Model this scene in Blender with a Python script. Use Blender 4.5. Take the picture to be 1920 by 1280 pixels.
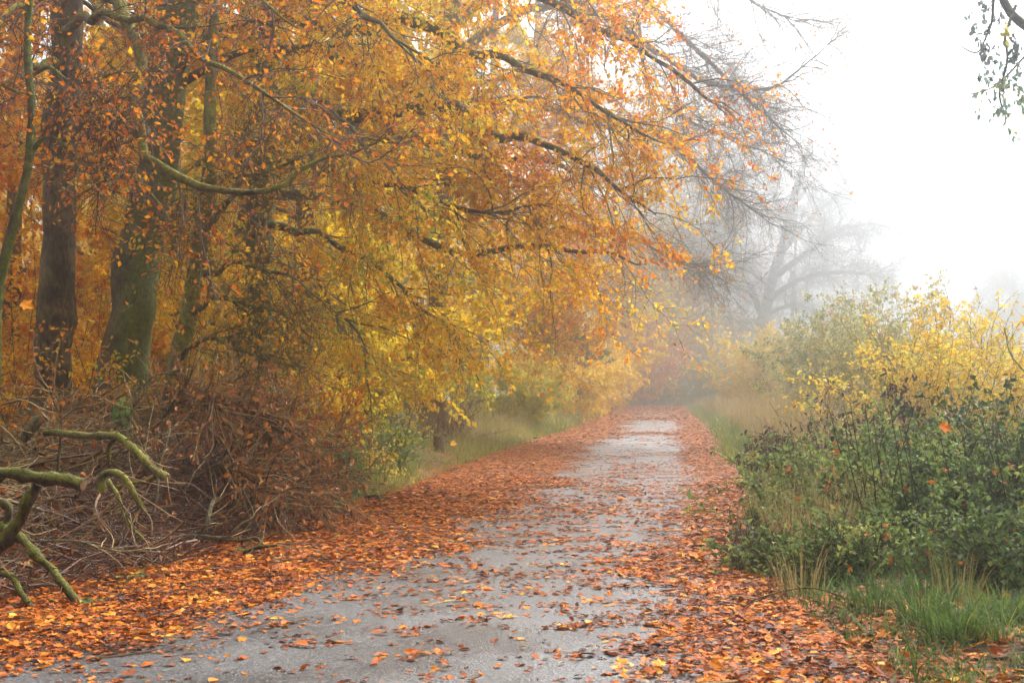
import bpy, math
import numpy as np

# ------------------------------------------------------------------ camera, sky, sun, exposure
for o in list(bpy.data.objects):
    bpy.data.objects.remove(o)
S = bpy.context.scene
COL = S.collection
PITCH = math.atan(90 / 2667)
CAM_H = 1.4
cam_d = bpy.data.cameras.new('camera')
cam_d.lens, cam_d.sensor_width = 50, 36
cam_d.clip_start, cam_d.clip_end = 0.1, 2000
cam_d.dof.use_dof = True
cam_d.dof.focus_distance = 15.0
cam_d.dof.aperture_fstop = 9.0
cam = bpy.data.objects.new('camera', cam_d)
cam.location = (0, 0, CAM_H)
cam.rotation_euler = (math.pi / 2 + PITCH, 0, 0)
COL.objects.link(cam)
S.camera = cam

SUN_EL, SUN_AZ = math.radians(48), math.radians(40)      # azimuth from +Y towards +X
w = bpy.data.worlds.new('World')
S.world = w
w.use_nodes = True
nt = w.node_tree
bg = nt.nodes['Background']
sky = nt.nodes.new('ShaderNodeTexSky')
sky.sky_type = 'NISHITA'
sky.sun_disc = False
sky.sun_elevation, sky.sun_rotation = SUN_EL, SUN_AZ
sky.air_density, sky.dust_density, sky.ozone_density = 1.0, 6.0, 1.0
hs = nt.nodes.new('ShaderNodeHueSaturation')             # a white overcast instead of a blue sky
hs.inputs['Saturation'].default_value = 0.10
nt.links.new(sky.outputs[0], hs.inputs['Color'])
nt.links.new(hs.outputs[0], bg.inputs[0])
bg.inputs[1].default_value = 0.15

sun_d = bpy.data.lights.new('sun', 'SUN')
sun_d.energy, sun_d.angle, sun_d.color = 1.5, math.radians(25), (1, 0.97, 0.92)
sun = bpy.data.objects.new('sun', sun_d)
sun.rotation_euler = (math.pi / 2 - SUN_EL, 0, math.pi - SUN_AZ)
COL.objects.link(sun)

S.view_settings.view_transform = 'Standard'
S.view_settings.look = 'None'
S.view_settings.exposure = 1.66
S.view_settings.gamma = 1
cy = S.cycles
cy.use_denoising = True
cy.denoiser = 'OPENIMAGEDENOISE'
cy.max_bounces, cy.diffuse_bounces, cy.glossy_bounces, cy.transmission_bounces = 10, 7, 2, 8
cy.volume_bounces = 1
cy.use_adaptive_sampling = True
cy.adaptive_threshold = 0.02
cy.sample_clamp_indirect = 8

HAZE = 0.0078

# ------------------------------------------------------------------ helpers
F = 2667.0


def at(px, py, D):
    """a point of the photograph (1920 x 1280) at distance D along the road -> world"""
    x, y = (px - 960) / F, (640 - py) / F
    c, s = math.cos(PITCH), math.sin(PITCH)
    d = np.array([x, c - y * s, s + y * c])
    return np.array([0, 0, CAM_H]) + d * (D / d[1])


def norm(v):
    return v / np.maximum(np.linalg.norm(v, axis=-1, keepdims=True), 1e-9)


_nk = np.random.default_rng(99)
_NV = norm(_nk.normal(size=(9, 3)))
_NP = _nk.uniform(0, 6.28, 9)
_NF = _nk.uniform(0.6, 1.9, 9)


def noise(p, scale=1.0, off=0.0):
    """smooth value noise, about -1..1"""
    q = (p @ _NV.T) * (_NF * (6.28 / scale)) + _NP + off * (1 + np.arange(9))
    return np.sin(q).sum(-1) / 3.0


def spline(ctrl, K):
    c = np.asarray(ctrl, float)
    if len(c) == 2:
        return c[0] + (c[1] - c[0]) * np.linspace(0, 1, K)[:, None]
    p = np.vstack([2 * c[0] - c[1], c, 2 * c[-1] - c[-2]])
    out = []
    for i in range(1, len(p) - 2):
        t = np.linspace(0, 1, 24, endpoint=False)[:, None]
        a, b, d, e = p[i - 1], p[i], p[i + 1], p[i + 2]
        out.append(0.5 * (2 * b + (d - a) * t + (2 * a - 5 * b + 4 * d - e) * t ** 2 + (3 * b - a - 3 * d + e) * t ** 3))
    out = np.vstack(out + [c[-1:]])
    s = np.r_[0, np.cumsum(np.linalg.norm(np.diff(out, axis=0), axis=1))]
    u = np.linspace(0, s[-1], K)
    return np.stack([np.interp(u, s, out[:, k]) for k in range(3)], 1)


def grow(P0, D0, L, K, wig, trop, rng):
    """N curves of K points, wandering and pulled by trop"""
    N = len(P0)
    P = np.empty((N, K, 3))
    P[:, 0] = P0
    d = norm(D0)
    trop = np.asarray(trop, float)
    for k in range(1, K):
        d = norm(d + wig * rng.normal(size=(N, 3)) + trop / (K - 1))
        P[:, k] = P[:, k - 1] + d * (np.asarray(L) / (K - 1))[:, None]
    return P


def sample_on(P, n, t0, t1, rng, weight=None):
    N, K = P.shape[:2]
    ln = np.linalg.norm(np.diff(P, axis=1), axis=2).sum(1)
    wgt = ln if weight is None else weight
    i = rng.choice(N, n, p=wgt / wgt.sum())
    t = rng.uniform(t0, t1, n) * (K - 1)
    k = np.minimum(t.astype(int), K - 2)
    f = (t - k)[:, None]
    a, b = P[i, k], P[i, k + 1]
    return a + (b - a) * f, norm(b - a), i, t / (K - 1)


def taper(N, K, r0, r1, pw=1.0):
    t = np.linspace(0, 1, K) ** pw
    r0 = np.broadcast_to(np.asarray(r0, float), (N,))
    r1 = np.broadcast_to(np.asarray(r1, float), (N,))
    return r0[:, None] * (1 - t) + r1[:, None] * t


class MB:
    """collects geometry, builds ONE mesh object"""

    def __init__(self):
        self.v, self.f, self.t, self.n = [], [], [], 0

    def add(self, v, f, tone=0.5):
        v = np.asarray(v, np.float32).reshape(-1, 3)
        f = np.asarray(f, np.int64)
        self.v.append(v)
        self.f.append(f + self.n)
        self.t.append(np.broadcast_to(np.asarray(tone, np.float32), (len(f),)))
        self.n += len(v)

    def tubes(self, P, R, sides=5, tone=0.5, cap=False, lump=0.0, lscale=0.5):
        if len(P) == 0:
            return
        N, K = P.shape[:2]
        T = norm(np.gradient(P, axis=1))
        m = np.abs(norm(P[:, -1] - P[:, 0]))
        ref = np.zeros((N, 3))
        ref[np.arange(N), m.argmin(1)] = 1
        U = norm(np.cross(T, ref[:, None, :]))
        V = np.cross(T, U)
        a = np.arange(sides) * 2 * np.pi / sides
        ring = U[:, :, None, :] * np.cos(a)[None, None, :, None] + V[:, :, None, :] * np.sin(a)[None, None, :, None]
        rr = R[:, :, None, None]
        X = P[:, :, None, :] + ring * rr
        if lump:
            k = 1 + lump * noise(X * np.array([1, 1, 0.45]), lscale)[..., None] + 0.4 * lump * noise(X, lscale * 0.3, 2)[..., None]
            X = P[:, :, None, :] + ring * rr * k
        base = np.arange(N * K * sides).reshape(N, K, sides)
        A, B = base[:, :-1], base[:, 1:]
        q = np.stack([A, np.roll(A, -1, 2), np.roll(B, -1, 2), B], -1).reshape(-1, 4)
        tn = np.broadcast_to(np.asarray(tone, np.float32), (N,))
        self.add(X, q, np.repeat(tn, (K - 1) * sides))
        if cap:
            for kk in (0, K - 1):
                for i in range(N):
                    c = P[i, kk] + (0.12 * R[i, kk]) * T[i, kk] * (1 if kk else -1)
                    rg = X[i, kk]
                    j = np.arange(sides)
                    f = np.stack([np.full(sides, sides), j, (j + 1) % sides], 1)
                    if kk == 0:
                        f = f[:, ::-1]
                    self.add(np.vstack([rg, c]), f, 2.0)

    def leaves(self, pos, ax, nor, L, W, tone, fold=0.18, kind='oval'):
        N = len(pos)
        if N == 0:
            return
        ax = norm(ax)
        side = norm(np.cross(nor, ax))
        up = np.cross(ax, side)
        L = np.broadcast_to(L, (N,))
        W = np.broadcast_to(W, (N,))
        tone = np.broadcast_to(tone, (N,))

        def pt(a, s, h):
            return pos + ax * (a * L)[:, None] + side * (s * W)[:, None] + up * (h * L)[:, None]
        if kind == 'quad':
            v = np.stack([pt(0, 0, 0), pt(.45, .5, fold * .5), pt(1, 0, -fold * .3), pt(.5, -.5, fold * .5)], 1)
            f = np.arange(N * 4).reshape(N, 4)
            self.add(v, f, tone)
        elif kind == 'oval':
            v = np.stack([pt(0, 0, 0), pt(.28, .46, fold), pt(.68, .40, fold * .8), pt(1, 0, -fold * .5),
                          pt(.68, -.40, fold * .8), pt(.28, -.46, fold)], 1)
            b = (np.arange(N) * 6)[:, None]
            f = np.stack([b + [0, 1, 2, 3], b + [0, 3, 4, 5]], 1).reshape(-1, 4)
            self.add(v, f, np.repeat(tone, 2))
        else:  # lobed: five pointed lobes, fan about a centre
            ang = np.radians([180, 128, 108, 74, 52, 24, 0, -24, -52, -74, -108, -128])
            rad = np.array([.30, .40, .30, .56, .34, .42, .66, .42, .34, .56, .30, .40])
            rs = np.random.default_rng(N)
            hz = rs.normal(0, fold * .6, (N, 12))
            jr = 1 + rs.normal(0, .13, (N, 12))
            pts = [pt(.42, 0, 0)]
            for i in range(12):
                c, s_ = math.cos(ang[i]) * rad[i], math.sin(ang[i]) * rad[i]
                pts.append(pos + ax * ((.42 + c * jr[:, i]) * L)[:, None] + side * (s_ * 1.05 * jr[:, i] * W * 1.1)[:, None]
                           + up * ((hz[:, i] + fold * abs(s_)) * L)[:, None])
            v = np.stack(pts, 1)
            b = (np.arange(N) * 13)[:, None]
            f = np.stack([b + [0, i + 1, (i + 1) % 12 + 1] for i in range(12)], 1).reshape(-1, 3)
            self.add(v, f, np.repeat(tone, 12))

    def blades(self, base, H, lean, Wd, tone, K=4):
        """tapered grass blades bending along lean (N,3 horizontal)"""
        N = len(base)
        t = np.linspace(0, 1, K)
        C = base[:, None, :] + np.stack([np.zeros(K), np.zeros(K), t], 1)[None] * H[:, None, None] * (1 - .35 * (np.linalg.norm(lean, axis=1) * .8).clip(0, 1)[:, None, None] * t[None, :, None]) \
            + lean[:, None, :] * (t ** 2)[None, :, None] * H[:, None, None]
        sd = norm(np.cross(lean + 1e-4, np.array([0, 0, 1.0])) + np.random.default_rng(N).normal(0, .5, (N, 3)) * [1, 1, 0])
        wd = (Wd[:, None] * (1 - t ** 1.6)[None, :] * .5 + .0006)[..., None]
        v = np.stack([C - sd[:, None] * wd, C + sd[:, None] * wd], 2)
        b = np.arange(N * K * 2).reshape(N, K, 2)
        q = np.stack([b[:, :-1, 0], b[:, :-1, 1], b[:, 1:, 1], b[:, 1:, 0]], -1).reshape(-1, 4)
        self.add(v, q, np.repeat(np.broadcast_to(tone, (N,)), K - 1))

    def build(self, name, mat, parent=None, smooth=False):
        me = bpy.data.meshes.new(name)
        ob = bpy.data.objects.new(name, me)
        COL.objects.link(ob)
        if self.v:
            V = np.concatenate(self.v)
            if parent is not None:
                off, pp_ = np.zeros(3), parent
                while pp_ is not None:
                    off, pp_ = off + np.array(pp_.location), pp_.parent
                V = V - off.astype(np.float32)
            sizes = np.concatenate([np.full(len(f), f.shape[1]) for f in self.f])
            idx = np.concatenate([f.ravel() for f in self.f])
            tn = np.concatenate(self.t)
            me.vertices.add(len(V))
            me.vertices.foreach_set('co', V.astype(np.float32).ravel())
            me.loops.add(len(idx))
            me.loops.foreach_set('vertex_index', idx.astype(np.int32))
            me.polygons.add(len(sizes))
            me.polygons.foreach_set('loop_start', np.r_[0, np.cumsum(sizes)[:-1]].astype(np.int32))
            me.polygons.foreach_set('use_smooth', np.full(len(sizes), smooth))
            at_ = me.attributes.new('tone', 'FLOAT', 'FACE')
            at_.data.foreach_set('value', tn.astype(np.float32))
            me.update(calc_edges=True)
        me.materials.append(mat)
        if parent is not None:
            ob.parent = parent
        return ob


def tag(o, label, cat, group=None):
    o['label'], o['category'] = label, cat
    if group:
        o['group'] = group
    return o


def kind(o, k):
    o['kind'] = k
    return o


def thing(name, label, cat, loc, group=None):
    o = bpy.data.objects.new(name, None)
    o.empty_display_size = 0.2
    o.location = [float(a) for a in loc]
    COL.objects.link(o)
    return tag(o, label, cat, group)


# ------------------------------------------------------------------ materials
def new_mat(name):
    m = bpy.data.materials.new(name)
    m.use_nodes = True
    n = m.node_tree.nodes
    n.clear()
    out = n.new('ShaderNodeOutputMaterial')
    return m, n, m.node_tree.links, out


def ramp(n, stops, interp='LINEAR'):
    r = n.new('ShaderNodeValToRGB')
    r.color_ramp.interpolation = interp
    e = r.color_ramp.elements
    while len(e) < len(stops):
        e.new(0.5)
    for x, (p, c) in zip(e, stops):
        x.position, x.color = p, (*c, 1)
    return r


def leaf_mat(name, cols, trans=0.45, rough=0.55, spec=0.13):
    m, n, l, out = new_mat(name)
    a = n.new('ShaderNodeAttribute')
    a.attribute_name = 'tone'
    k = len(cols)
    r = ramp(n, [(i / (k - 1), c) for i, c in enumerate(cols)])
    l.new(a.outputs['Fac'], r.inputs[0])
    p = n.new('ShaderNodeBsdfPrincipled')
    p.inputs['Roughness'].default_value = rough
    p.inputs['Specular IOR Level'].default_value = spec
    l.new(r.outputs[0], p.inputs['Base Color'])
    t = n.new('ShaderNodeBsdfTranslucent')
    l.new(r.outputs[0], t.inputs['Color'])
    mx = n.new('ShaderNodeMixShader')
    mx.inputs[0].default_value = trans
    l.new(p.outputs[0], mx.inputs[1])
    l.new(t.outputs[0], mx.inputs[2])
    l.new(mx.outputs[0], out.inputs[0])
    return m


def bark_mat(name, dark, light, moss, moss_amt, scale=6.0, side=(0, 0, 1), cut=(0.21, 0.12, 0.05)):
    """bark with fissures, blotches and moss that likes one side; tone > 1 shows cut wood"""
    m, n, l, out = new_mat(name)
    g = n.new('ShaderNodeNewGeometry')
    mp = n.new('ShaderNodeMapping')
    mp.inputs['Scale'].default_value = (1.2, 1.2, 0.5)
    l.new(g.outputs['Position'], mp.inputs[0])
    n1 = n.new('ShaderNodeTexNoise')
    n1.inputs['Scale'].default_value = scale * 3
    n1.inputs['Detail'].default_value = 6
    n1.inputs['Roughness'].default_value = 0.7
    l.new(mp.outputs[0], n1.inputs['Vector'])
    r1a = ramp(n, [(0.38, dark), (0.62, light)])
    l.new(n1.outputs['Fac'], r1a.inputs[0])
    nb = n.new('ShaderNodeTexNoise')
    nb.inputs['Scale'].default_value, nb.inputs['Detail'].default_value, nb.inputs['Roughness'].default_value = scale * .32, 5, .7
    l.new(g.outputs['Position'], nb.inputs['Vector'])
    rb = ramp(n, [(.40, (.30, .28, .26)), (.50, (.75, .75, .75)), (.64, (1.2, 1.2, 1.15))])
    l.new(nb.outputs['Fac'], rb.inputs[0])
    r1 = n.new('ShaderNodeMix')
    r1.data_type, r1.blend_type = 'RGBA', 'MULTIPLY'
    r1.inputs['Factor'].default_value = 1
    l.new(r1a.outputs[0], r1.inputs['A'])
    l.new(rb.outputs[0], r1.inputs['B'])
    n2 = n.new('ShaderNodeTexNoise')
    n2.inputs['Scale'].default_value = scale * 0.45
    n2.inputs['Detail'].default_value = 8
    n2.inputs['Roughness'].default_value = 0.65
    l.new(g.outputs['Position'], n2.inputs['Vector'])
    dt = n.new('ShaderNodeVectorMath')
    dt.operation = 'DOT_PRODUCT'
    l.new(g.outputs['Normal'], dt.inputs[0])
    dt.inputs[1].default_value = side
    ma = n.new('ShaderNodeMath')
    ma.operation = 'MULTIPLY_ADD'
    ma.inputs[1].default_value = 0.28
    l.new(dt.outputs['Value'], ma.inputs[0])
    l.new(n2.outputs['Fac'], ma.inputs[2])
    thr = 0.78 - 0.45 * moss_amt
    mr = n.new('ShaderNodeMapRange')
    mr.inputs[1].default_value, mr.inputs[2].default_value = thr - 0.08, thr + 0.10
    l.new(ma.outputs[0], mr.inputs[0])
    n3 = n.new('ShaderNodeTexNoise')
    n3.inputs['Scale'].default_value = 16
    n3.inputs['Detail'].default_value = 7
    n3.inputs['Roughness'].default_value = .75
    l.new(g.outputs['Position'], n3.inputs['Vector'])
    mo = ramp(n, [(0.36, tuple(c * 0.3 for c in moss)), (0.64, tuple(c * 1.35 for c in moss))])
    l.new(n3.outputs['Fac'], mo.inputs[0])
    mix = n.new('ShaderNodeMix')
    mix.data_type = 'RGBA'
    l.new(mr.outputs[0], mix.inputs['Factor'])
    l.new(r1.outputs['Result'], mix.inputs['A'])
    l.new(mo.outputs[0], mix.inputs['B'])
    a = n.new('ShaderNodeAttribute')
    a.attribute_name = 'tone'
    gt = n.new('ShaderNodeMath')
    gt.operation = 'GREATER_THAN'
    gt.inputs[1].default_value = 1.5
    l.new(a.outputs['Fac'], gt.inputs[0])
    mix2 = n.new('ShaderNodeMix')
    mix2.data_type = 'RGBA'
    l.new(gt.outputs[0], mix2.inputs['Factor'])
    l.new(mix.outputs['Result'], mix2.inputs['A'])
    mix2.inputs['B'].default_value = (*cut, 1)
    b = n.new('ShaderNodeBump')
    b.inputs['Strength'].default_value = 1.0
    b.inputs['Distance'].default_value = 0.04
    l.new(n1.outputs['Fac'], b.inputs['Height'])
    p = n.new('ShaderNodeBsdfPrincipled')
    p.inputs['Roughness'].default_value = 0.75
    p.inputs['Specular IOR Level'].default_value = 0.3
    l.new(mix2.outputs['Result'], p.inputs['Base Color'])
    l.new(b.outputs[0], p.inputs['Normal'])
    l.new(p.outputs[0], out.inputs[0])
    return m


def twig_mat(name, cols, rough=0.6):
    m, n, l, out = new_mat(name)
    a = n.new('ShaderNodeAttribute')
    a.attribute_name = 'tone'
    k = len(cols)
    r = ramp(n, [(i / (k - 1), c) for i, c in enumerate(cols)])
    l.new(a.outputs['Fac'], r.inputs[0])
    p = n.new('ShaderNodeBsdfPrincipled')
    p.inputs['Roughness'].default_value = rough
    p.inputs['Specular IOR Level'].default_value = .15
    l.new(r.outputs[0], p.inputs['Base Color'])
    l.new(p.outputs[0], out.inputs[0])
    return m


RUST, ORANGE, GOLD, YELL, YGRN = (.30, .065, .008), (.62, .19, .008), (.70, .34, .010), (.70, .46, .018), (.34, .36, .03)
BROWN = (.13, .055, .03)
M = {
    'lf_beech': leaf_mat('beech_leaves', [BROWN, (.36, .08, .006), (.62, .16, .006), ORANGE, GOLD, (.74, .40, .008), YELL, YGRN], .58),
    'lf_yellow': leaf_mat('yellow_leaves', [(.40, .12, .008), ORANGE, GOLD, YELL, (.70, .50, .02), YGRN], .58),
    'lf_hazel': leaf_mat('hazel_leaves', [(.30, .34, .06), (.50, .46, .06), (.70, .52, .05), (.75, .50, .04), (.66, .36, .03)], .45),
    'lf_red': leaf_mat('red_leaves', [(.40, .16, .10), (.52, .24, .15), (.60, .34, .16)], .45),
    'lf_dead': leaf_mat('dead_leaves', [(.05, .025, .014), (.13, .05, .022), (.27, .10, .03), (.50, .20, .04)], .25, .6),
    'lf_litter': leaf_mat('litter_leaves', [(.06, .02, .008), (.17, .04, .006), (.34, .075, .005), (.50, .13, .006), (.58, .21, .015), (.60, .34, .04)], .15, .6, .12),
    'lf_green': leaf_mat('green_leaves', [(.03, .06, .03), (.06, .12, .04), (.10, .19, .06), (.20, .28, .07), (.36, .36, .06)], .35, .55),
    'lf_bramble': leaf_mat('bramble_leaves', [(.04, .065, .028), (.08, .12, .038), (.14, .195, .052), (.23, .28, .072), (.38, .36, .085)], .38, .6, .14),
    'lf_ivy': leaf_mat('ivy_leaves', [(.015, .035, .015), (.03, .065, .025), (.05, .10, .03), (.10, .15, .05)], .2, .5, .2),
    'lf_greybush': leaf_mat('greygreen_leaves', [(.12, .15, .06), (.20, .24, .09), (.34, .34, .11), (.52, .44, .10), (.5, .26, .06)], .4),
    'lf_dark': leaf_mat('withered_dark_leaves', [(.035, .022, .025), (.06, .035, .035), (.10, .055, .045)], .15),
    'lf_teal': leaf_mat('maple_spray_leaves', [(.10, .10, .12), (.15, .17, .18), (.13, .24, .19), (.50, .44, .05)], .5),
    'grass': leaf_mat('grass_blades', [(.028, .06, .018), (.06, .115, .024), (.125, .185, .034), (.30, .29, .06), (.42, .32, .12)], .4, .6, .1),
    'straw': leaf_mat('dry_grass_blades', [(.18, .16, .045), (.30, .22, .08), (.38, .27, .12), (.44, .32, .17)], .35, .6),
    'twig': twig_mat('twigs', [(.035, .024, .018), (.07, .045, .032), (.11, .085, .05)]),
    'twig_red': twig_mat('reddish_twigs', [(.06, .03, .025), (.12, .06, .045), (.16, .11, .07)]),
    'twig_olive': twig_mat('olive_twigs', [(.05, .045, .02), (.10, .09, .035), (.17, .14, .06)]),
    'twig_grey': twig_mat('grey_twigs', [(.09, .08, .065), (.16, .14, .11), (.24, .21, .16)]),
    'brush': twig_mat('brushwood', [(.03, .018, .008), (.10, .058, .024), (.20, .13, .05), (.30, .21, .08)]),
    'brush_p': twig_mat('purple_brushwood', [(.035, .017, .013), (.08, .04, .028), (.15, .08, .05), (.24, .15, .08)]),
    'bk_brown': bark_mat('brown_bark', (.032, .02, .01), (.21, .14, .06), (.13, .12, .02), .36, 7),
    'bk_moss': bark_mat('mossy_bark', (.03, .022, .01), (.17, .12, .05), (.11, .135, .014), .58, 7, (.8, -.3, .2)),
    'bk_olive': bark_mat('olive_bark', (.05, .04, .02), (.19, .15, .06), (.23, .21, .025), .66, 7, (.3, -.2, .5)),
    'bk_limb': bark_mat('limb_bark', (.03, .025, .02), (.11, .09, .06), (.12, .12, .03), .50, 8),
    'bk_grey': bark_mat('grey_bark', (.06, .055, .05), (.17, .16, .13), (.12, .13, .06), .45, 6),
    'bk_log': bark_mat('mossy_log', (.025, .018, .008), (.10, .065, .025), (.14, .14, .010), .60, 9, (0, 0, 1.3)),
    'bk_drift': bark_mat('grey_brushwood', (.06, .042, .025), (.28, .20, .11), (.13, .12, .03), .25, 12),
}


def ground_mat():
    m, n, l, out = new_mat('woodland_ground')
    g = n.new('ShaderNodeNewGeometry')
    a = n.new('ShaderNodeTexNoise')
    a.inputs['Scale'].default_value, a.inputs['Detail'].default_value = 14, 8
    l.new(g.outputs['Position'], a.inputs[0])
    r = ramp(n, [(.3, (.03, .018, .01)), (.5, (.11, .05, .02)), (.65, (.22, .09, .03)), (.8, (.12, .10, .03))])
    l.new(a.outputs['Fac'], r.inputs[0])
    b = n.new('ShaderNodeTexNoise')
    b.inputs['Scale'].default_value, b.inputs['Detail'].default_value = .35, 4
    l.new(g.outputs['Position'], b.inputs[0])
    r2 = ramp(n, [(.40, (0, 0, 0)), (.60, (1, 1, 1))])
    l.new(b.outputs['Fac'], r2.inputs[0])
    mx = n.new('ShaderNodeMix')
    mx.data_type = 'RGBA'
    l.new(r2.outputs[0], mx.inputs['Factor'])
    l.new(r.outputs[0], mx.inputs['A'])
    mx.inputs['B'].default_value = (.07, .085, .03, 1)
    bp = n.new('ShaderNodeBump')
    bp.inputs['Strength'].default_value, bp.inputs['Distance'].default_value = .8, .03
    l.new(a.outputs['Fac'], bp.inputs['Height'])
    p = n.new('ShaderNodeBsdfPrincipled')
    p.inputs['Roughness'].default_value = .85
    l.new(mx.outputs['Result'], p.inputs['Base Color'])
    l.new(bp.outputs[0], p.inputs['Normal'])
    l.new(p.outputs[0], out.inputs[0])
    return m


def road_mat():
    m, n, l, out = new_mat('wet_asphalt')
    g = n.new('ShaderNodeNewGeometry')
    a = n.new('ShaderNodeTexVoronoi')
    a.inputs['Scale'].default_value = 75
    l.new(g.outputs['Position'], a.inputs['Vector'])
    b = n.new('ShaderNodeTexNoise')
    b.inputs['Scale'].default_value, b.inputs['Detail'].default_value = 1.1, 7
    l.new(g.outputs['Position'], b.inputs['Vector'])
    c = n.new('ShaderNodeTexNoise')
    c.inputs['Scale'].default_value, c.inputs['Detail'].default_value = 55, 5
    l.new(g.outputs['Position'], c.inputs['Vector'])
    r = ramp(n, [(.34, (.018, .017, .016)), (.50, (.048, .047, .046)), (.60, (.082, .080, .078)), (.70, (.18, .175, .165))])
    l.new(c.outputs['Fac'], r.inputs[0])
    r3 = ramp(n, [(.35, (.74, .74, .75)), (.65, (1.0, 1.0, 1.0))])
    l.new(b.outputs['Fac'], r3.inputs[0])
    mx = n.new('ShaderNodeMix')
    mx.data_type = 'RGBA'
    mx.blend_type = 'MULTIPLY'
    mx.inputs['Factor'].default_value = 1
    l.new(r.outputs[0], mx.inputs['A'])
    l.new(r3.outputs[0], mx.inputs['B'])
    rr = n.new('ShaderNodeMapRange')
    rr.inputs[1].default_value, rr.inputs[2].default_value = .38, .62
    rr.inputs[3].default_value, rr.inputs[4].default_value = .36, .52
    l.new(b.outputs['Fac'], rr.inputs[0])
    bp = n.new('ShaderNodeBump')
    bp.inputs['Strength'].default_value, bp.inputs['Distance'].default_value = .55, .006
    l.new(a.outputs['Distance'], bp.inputs['Height'])
    p = n.new('ShaderNodeBsdfPrincipled')
    p.inputs['Specular IOR Level'].default_value = .6
    l.new(mx.outputs['Result'], p.inputs['Base Color'])
    l.new(rr.outputs[0], p.inputs['Roughness'])
    l.new(bp.outputs[0], p.inputs['Normal'])
    l.new(p.outputs[0], out.inputs[0])
    return m


# ------------------------------------------------------------------ the lie of the land
ED_Y = np.array([0, 5, 6.8, 9.1, 11.3, 13.8, 17, 19.6, 28.7, 53, 83, 113, 120])
ED_L = np.array([-3.5, -3.4, -3.3, -3.28, -3.15, -2.49, -1.98, -1.50, -0.62, 2.35, 5.15, 8.3, 8.3])
ED_R = np.array([1.85, 1.85, 1.86, 1.80, 1.95, 2.35, 2.98, 3.50, 4.42, 7.40, 10.5, 13.9, 13.9])


def edge_l(y):
    return np.interp(y, ED_Y, ED_L)


def edge_r(y):
    return np.interp(y, ED_Y, ED_R)


def ground_z(x, y):
    x, y = np.asarray(x, float), np.asarray(y, float)
    dl, dr = edge_l(y) - x, x - edge_r(y)
    near = np.clip((120 - y) / 10, 0, 1)
    p = np.stack([x, y, 0 * x], -1)
    n = noise(p, 9) * .10 + noise(p, 2.6, 1) * .05
    L = np.clip(dl, 0, None)
    R = np.clip(dr, 0, None)
    hl = .10 * np.clip(L / .6, 0, 1) + .25 * np.clip((L - .5) / 6, 0, 1) + n * np.clip(L / 2, 0, 1)
    hr = .10 * np.clip(R / .6, 0, 1) + .12 * np.clip((R - .5) / 3, 0, 1) + n * np.clip(R / 2, 0, 1)
    return (hl + hr) * near - .03


gx = np.unique(np.r_[np.linspace(-420, -30, 30), np.linspace(-30, 36, 165), np.linspace(36, 420, 30)])
gy = np.unique(np.r_[np.linspace(-420, -4, 24), np.linspace(-4, 130, 300), np.linspace(130, 420, 24)])
GX, GY = np.meshgrid(gx, gy)
V = np.stack([GX, GY, ground_z(GX, GY)], -1)
idx = np.arange(GX.size).reshape(GX.shape)
mb = MB()
mb.add(V, np.stack([idx[:-1, :-1], idx[:-1, 1:], idx[1:, 1:], idx[1:, :-1]], -1).reshape(-1, 4))
kind(mb.build('ground', ground_mat(), smooth=True), 'structure')

# road: straight lane drifting right, then turning away to the left
cl, hw = [], []
for y in np.linspace(-6, 110, 130):
    cl.append((float(edge_l(y) + edge_r(y)) / 2, y))
    hw.append(float(edge_r(y) - edge_l(y)) / 2 - .10)
x0 = cl[-1][0]
for a in np.linspace(0, 95, 24)[1:]:
    a = math.radians(a)
    cl.append((x0 - 8 * (1 - math.cos(a)), 110 + 8 * math.sin(a)))
    hw.append(hw[129])
for k in range(1, 12):
    cl.append((x0 - 8.7 - 4 * k, 117.9 - .35 * k))
    hw.append(hw[129])
cl, hw = np.array(cl), np.array(hw)
tg = norm(np.gradient(cl, axis=0))
nr = np.stack([tg[:, 1], -tg[:, 0]], 1)
uu = np.linspace(-1, 1, 9)
P = cl[:, None, :] + nr[:, None, :] * (hw[:, None] * uu[None])[..., None]
Z = .012 + .035 * (1 - uu[None] ** 2) + 0 * P[..., 0]
V = np.concatenate([P, Z[..., None]], -1)
idx = np.arange(V.shape[0] * 9).reshape(-1, 9)
mb = MB()
mb.add(V, np.stack([idx[:-1, :-1], idx[:-1, 1:], idx[1:, 1:], idx[1:, :-1]], -1).reshape(-1, 4))
kind(mb.build('road', road_mat(), smooth=True), 'structure')


def road_z(x, y):
    l, r = edge_l(y), edge_r(y)
    u = np.clip((x - l) / (r - l) * 2 - 1, -1, 1)
    return .012 + .035 * (1 - u ** 2)


# ------------------------------------------------------------------ generators
def updir(rng, n, flat=.7):
    v = rng.normal(0, flat, (n, 3))
    v[:, 2] = np.abs(v[:, 2]) * .3 + 1
    return norm(v)


def scatter_leaves(mb, P, n, rng, L=(.05, .085), wr=.62, tone=None, keep=None, t0=.15, kindl='quad', droop=.35, flat=.8, off=.02):
    if n <= 0:
        return
    pos, tan, i, t = sample_on(P, n, t0, 1.0, rng)
    if keep is not None:
        k = rng.random(len(pos)) < keep(pos)
        pos, tan = pos[k], tan[k]
    n = len(pos)
    if not n:
        return
    pos = pos + rng.normal(0, off, (n, 3))
    ax = tan * .5 + rng.normal(0, .65, (n, 3)) + np.array([0, 0, -droop])
    nor = updir(rng, n, flat)
    Ls = rng.uniform(*L, n)
    tn = (tone(pos) if callable(tone) else np.full(n, .5 if tone is None else tone)) + rng.normal(0, .13, n)
    mb.leaves(pos, ax, nor, Ls, Ls * wr * rng.uniform(.8, 1.15, n), np.clip(tn, 0, 1), kind=kindl)


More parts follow.
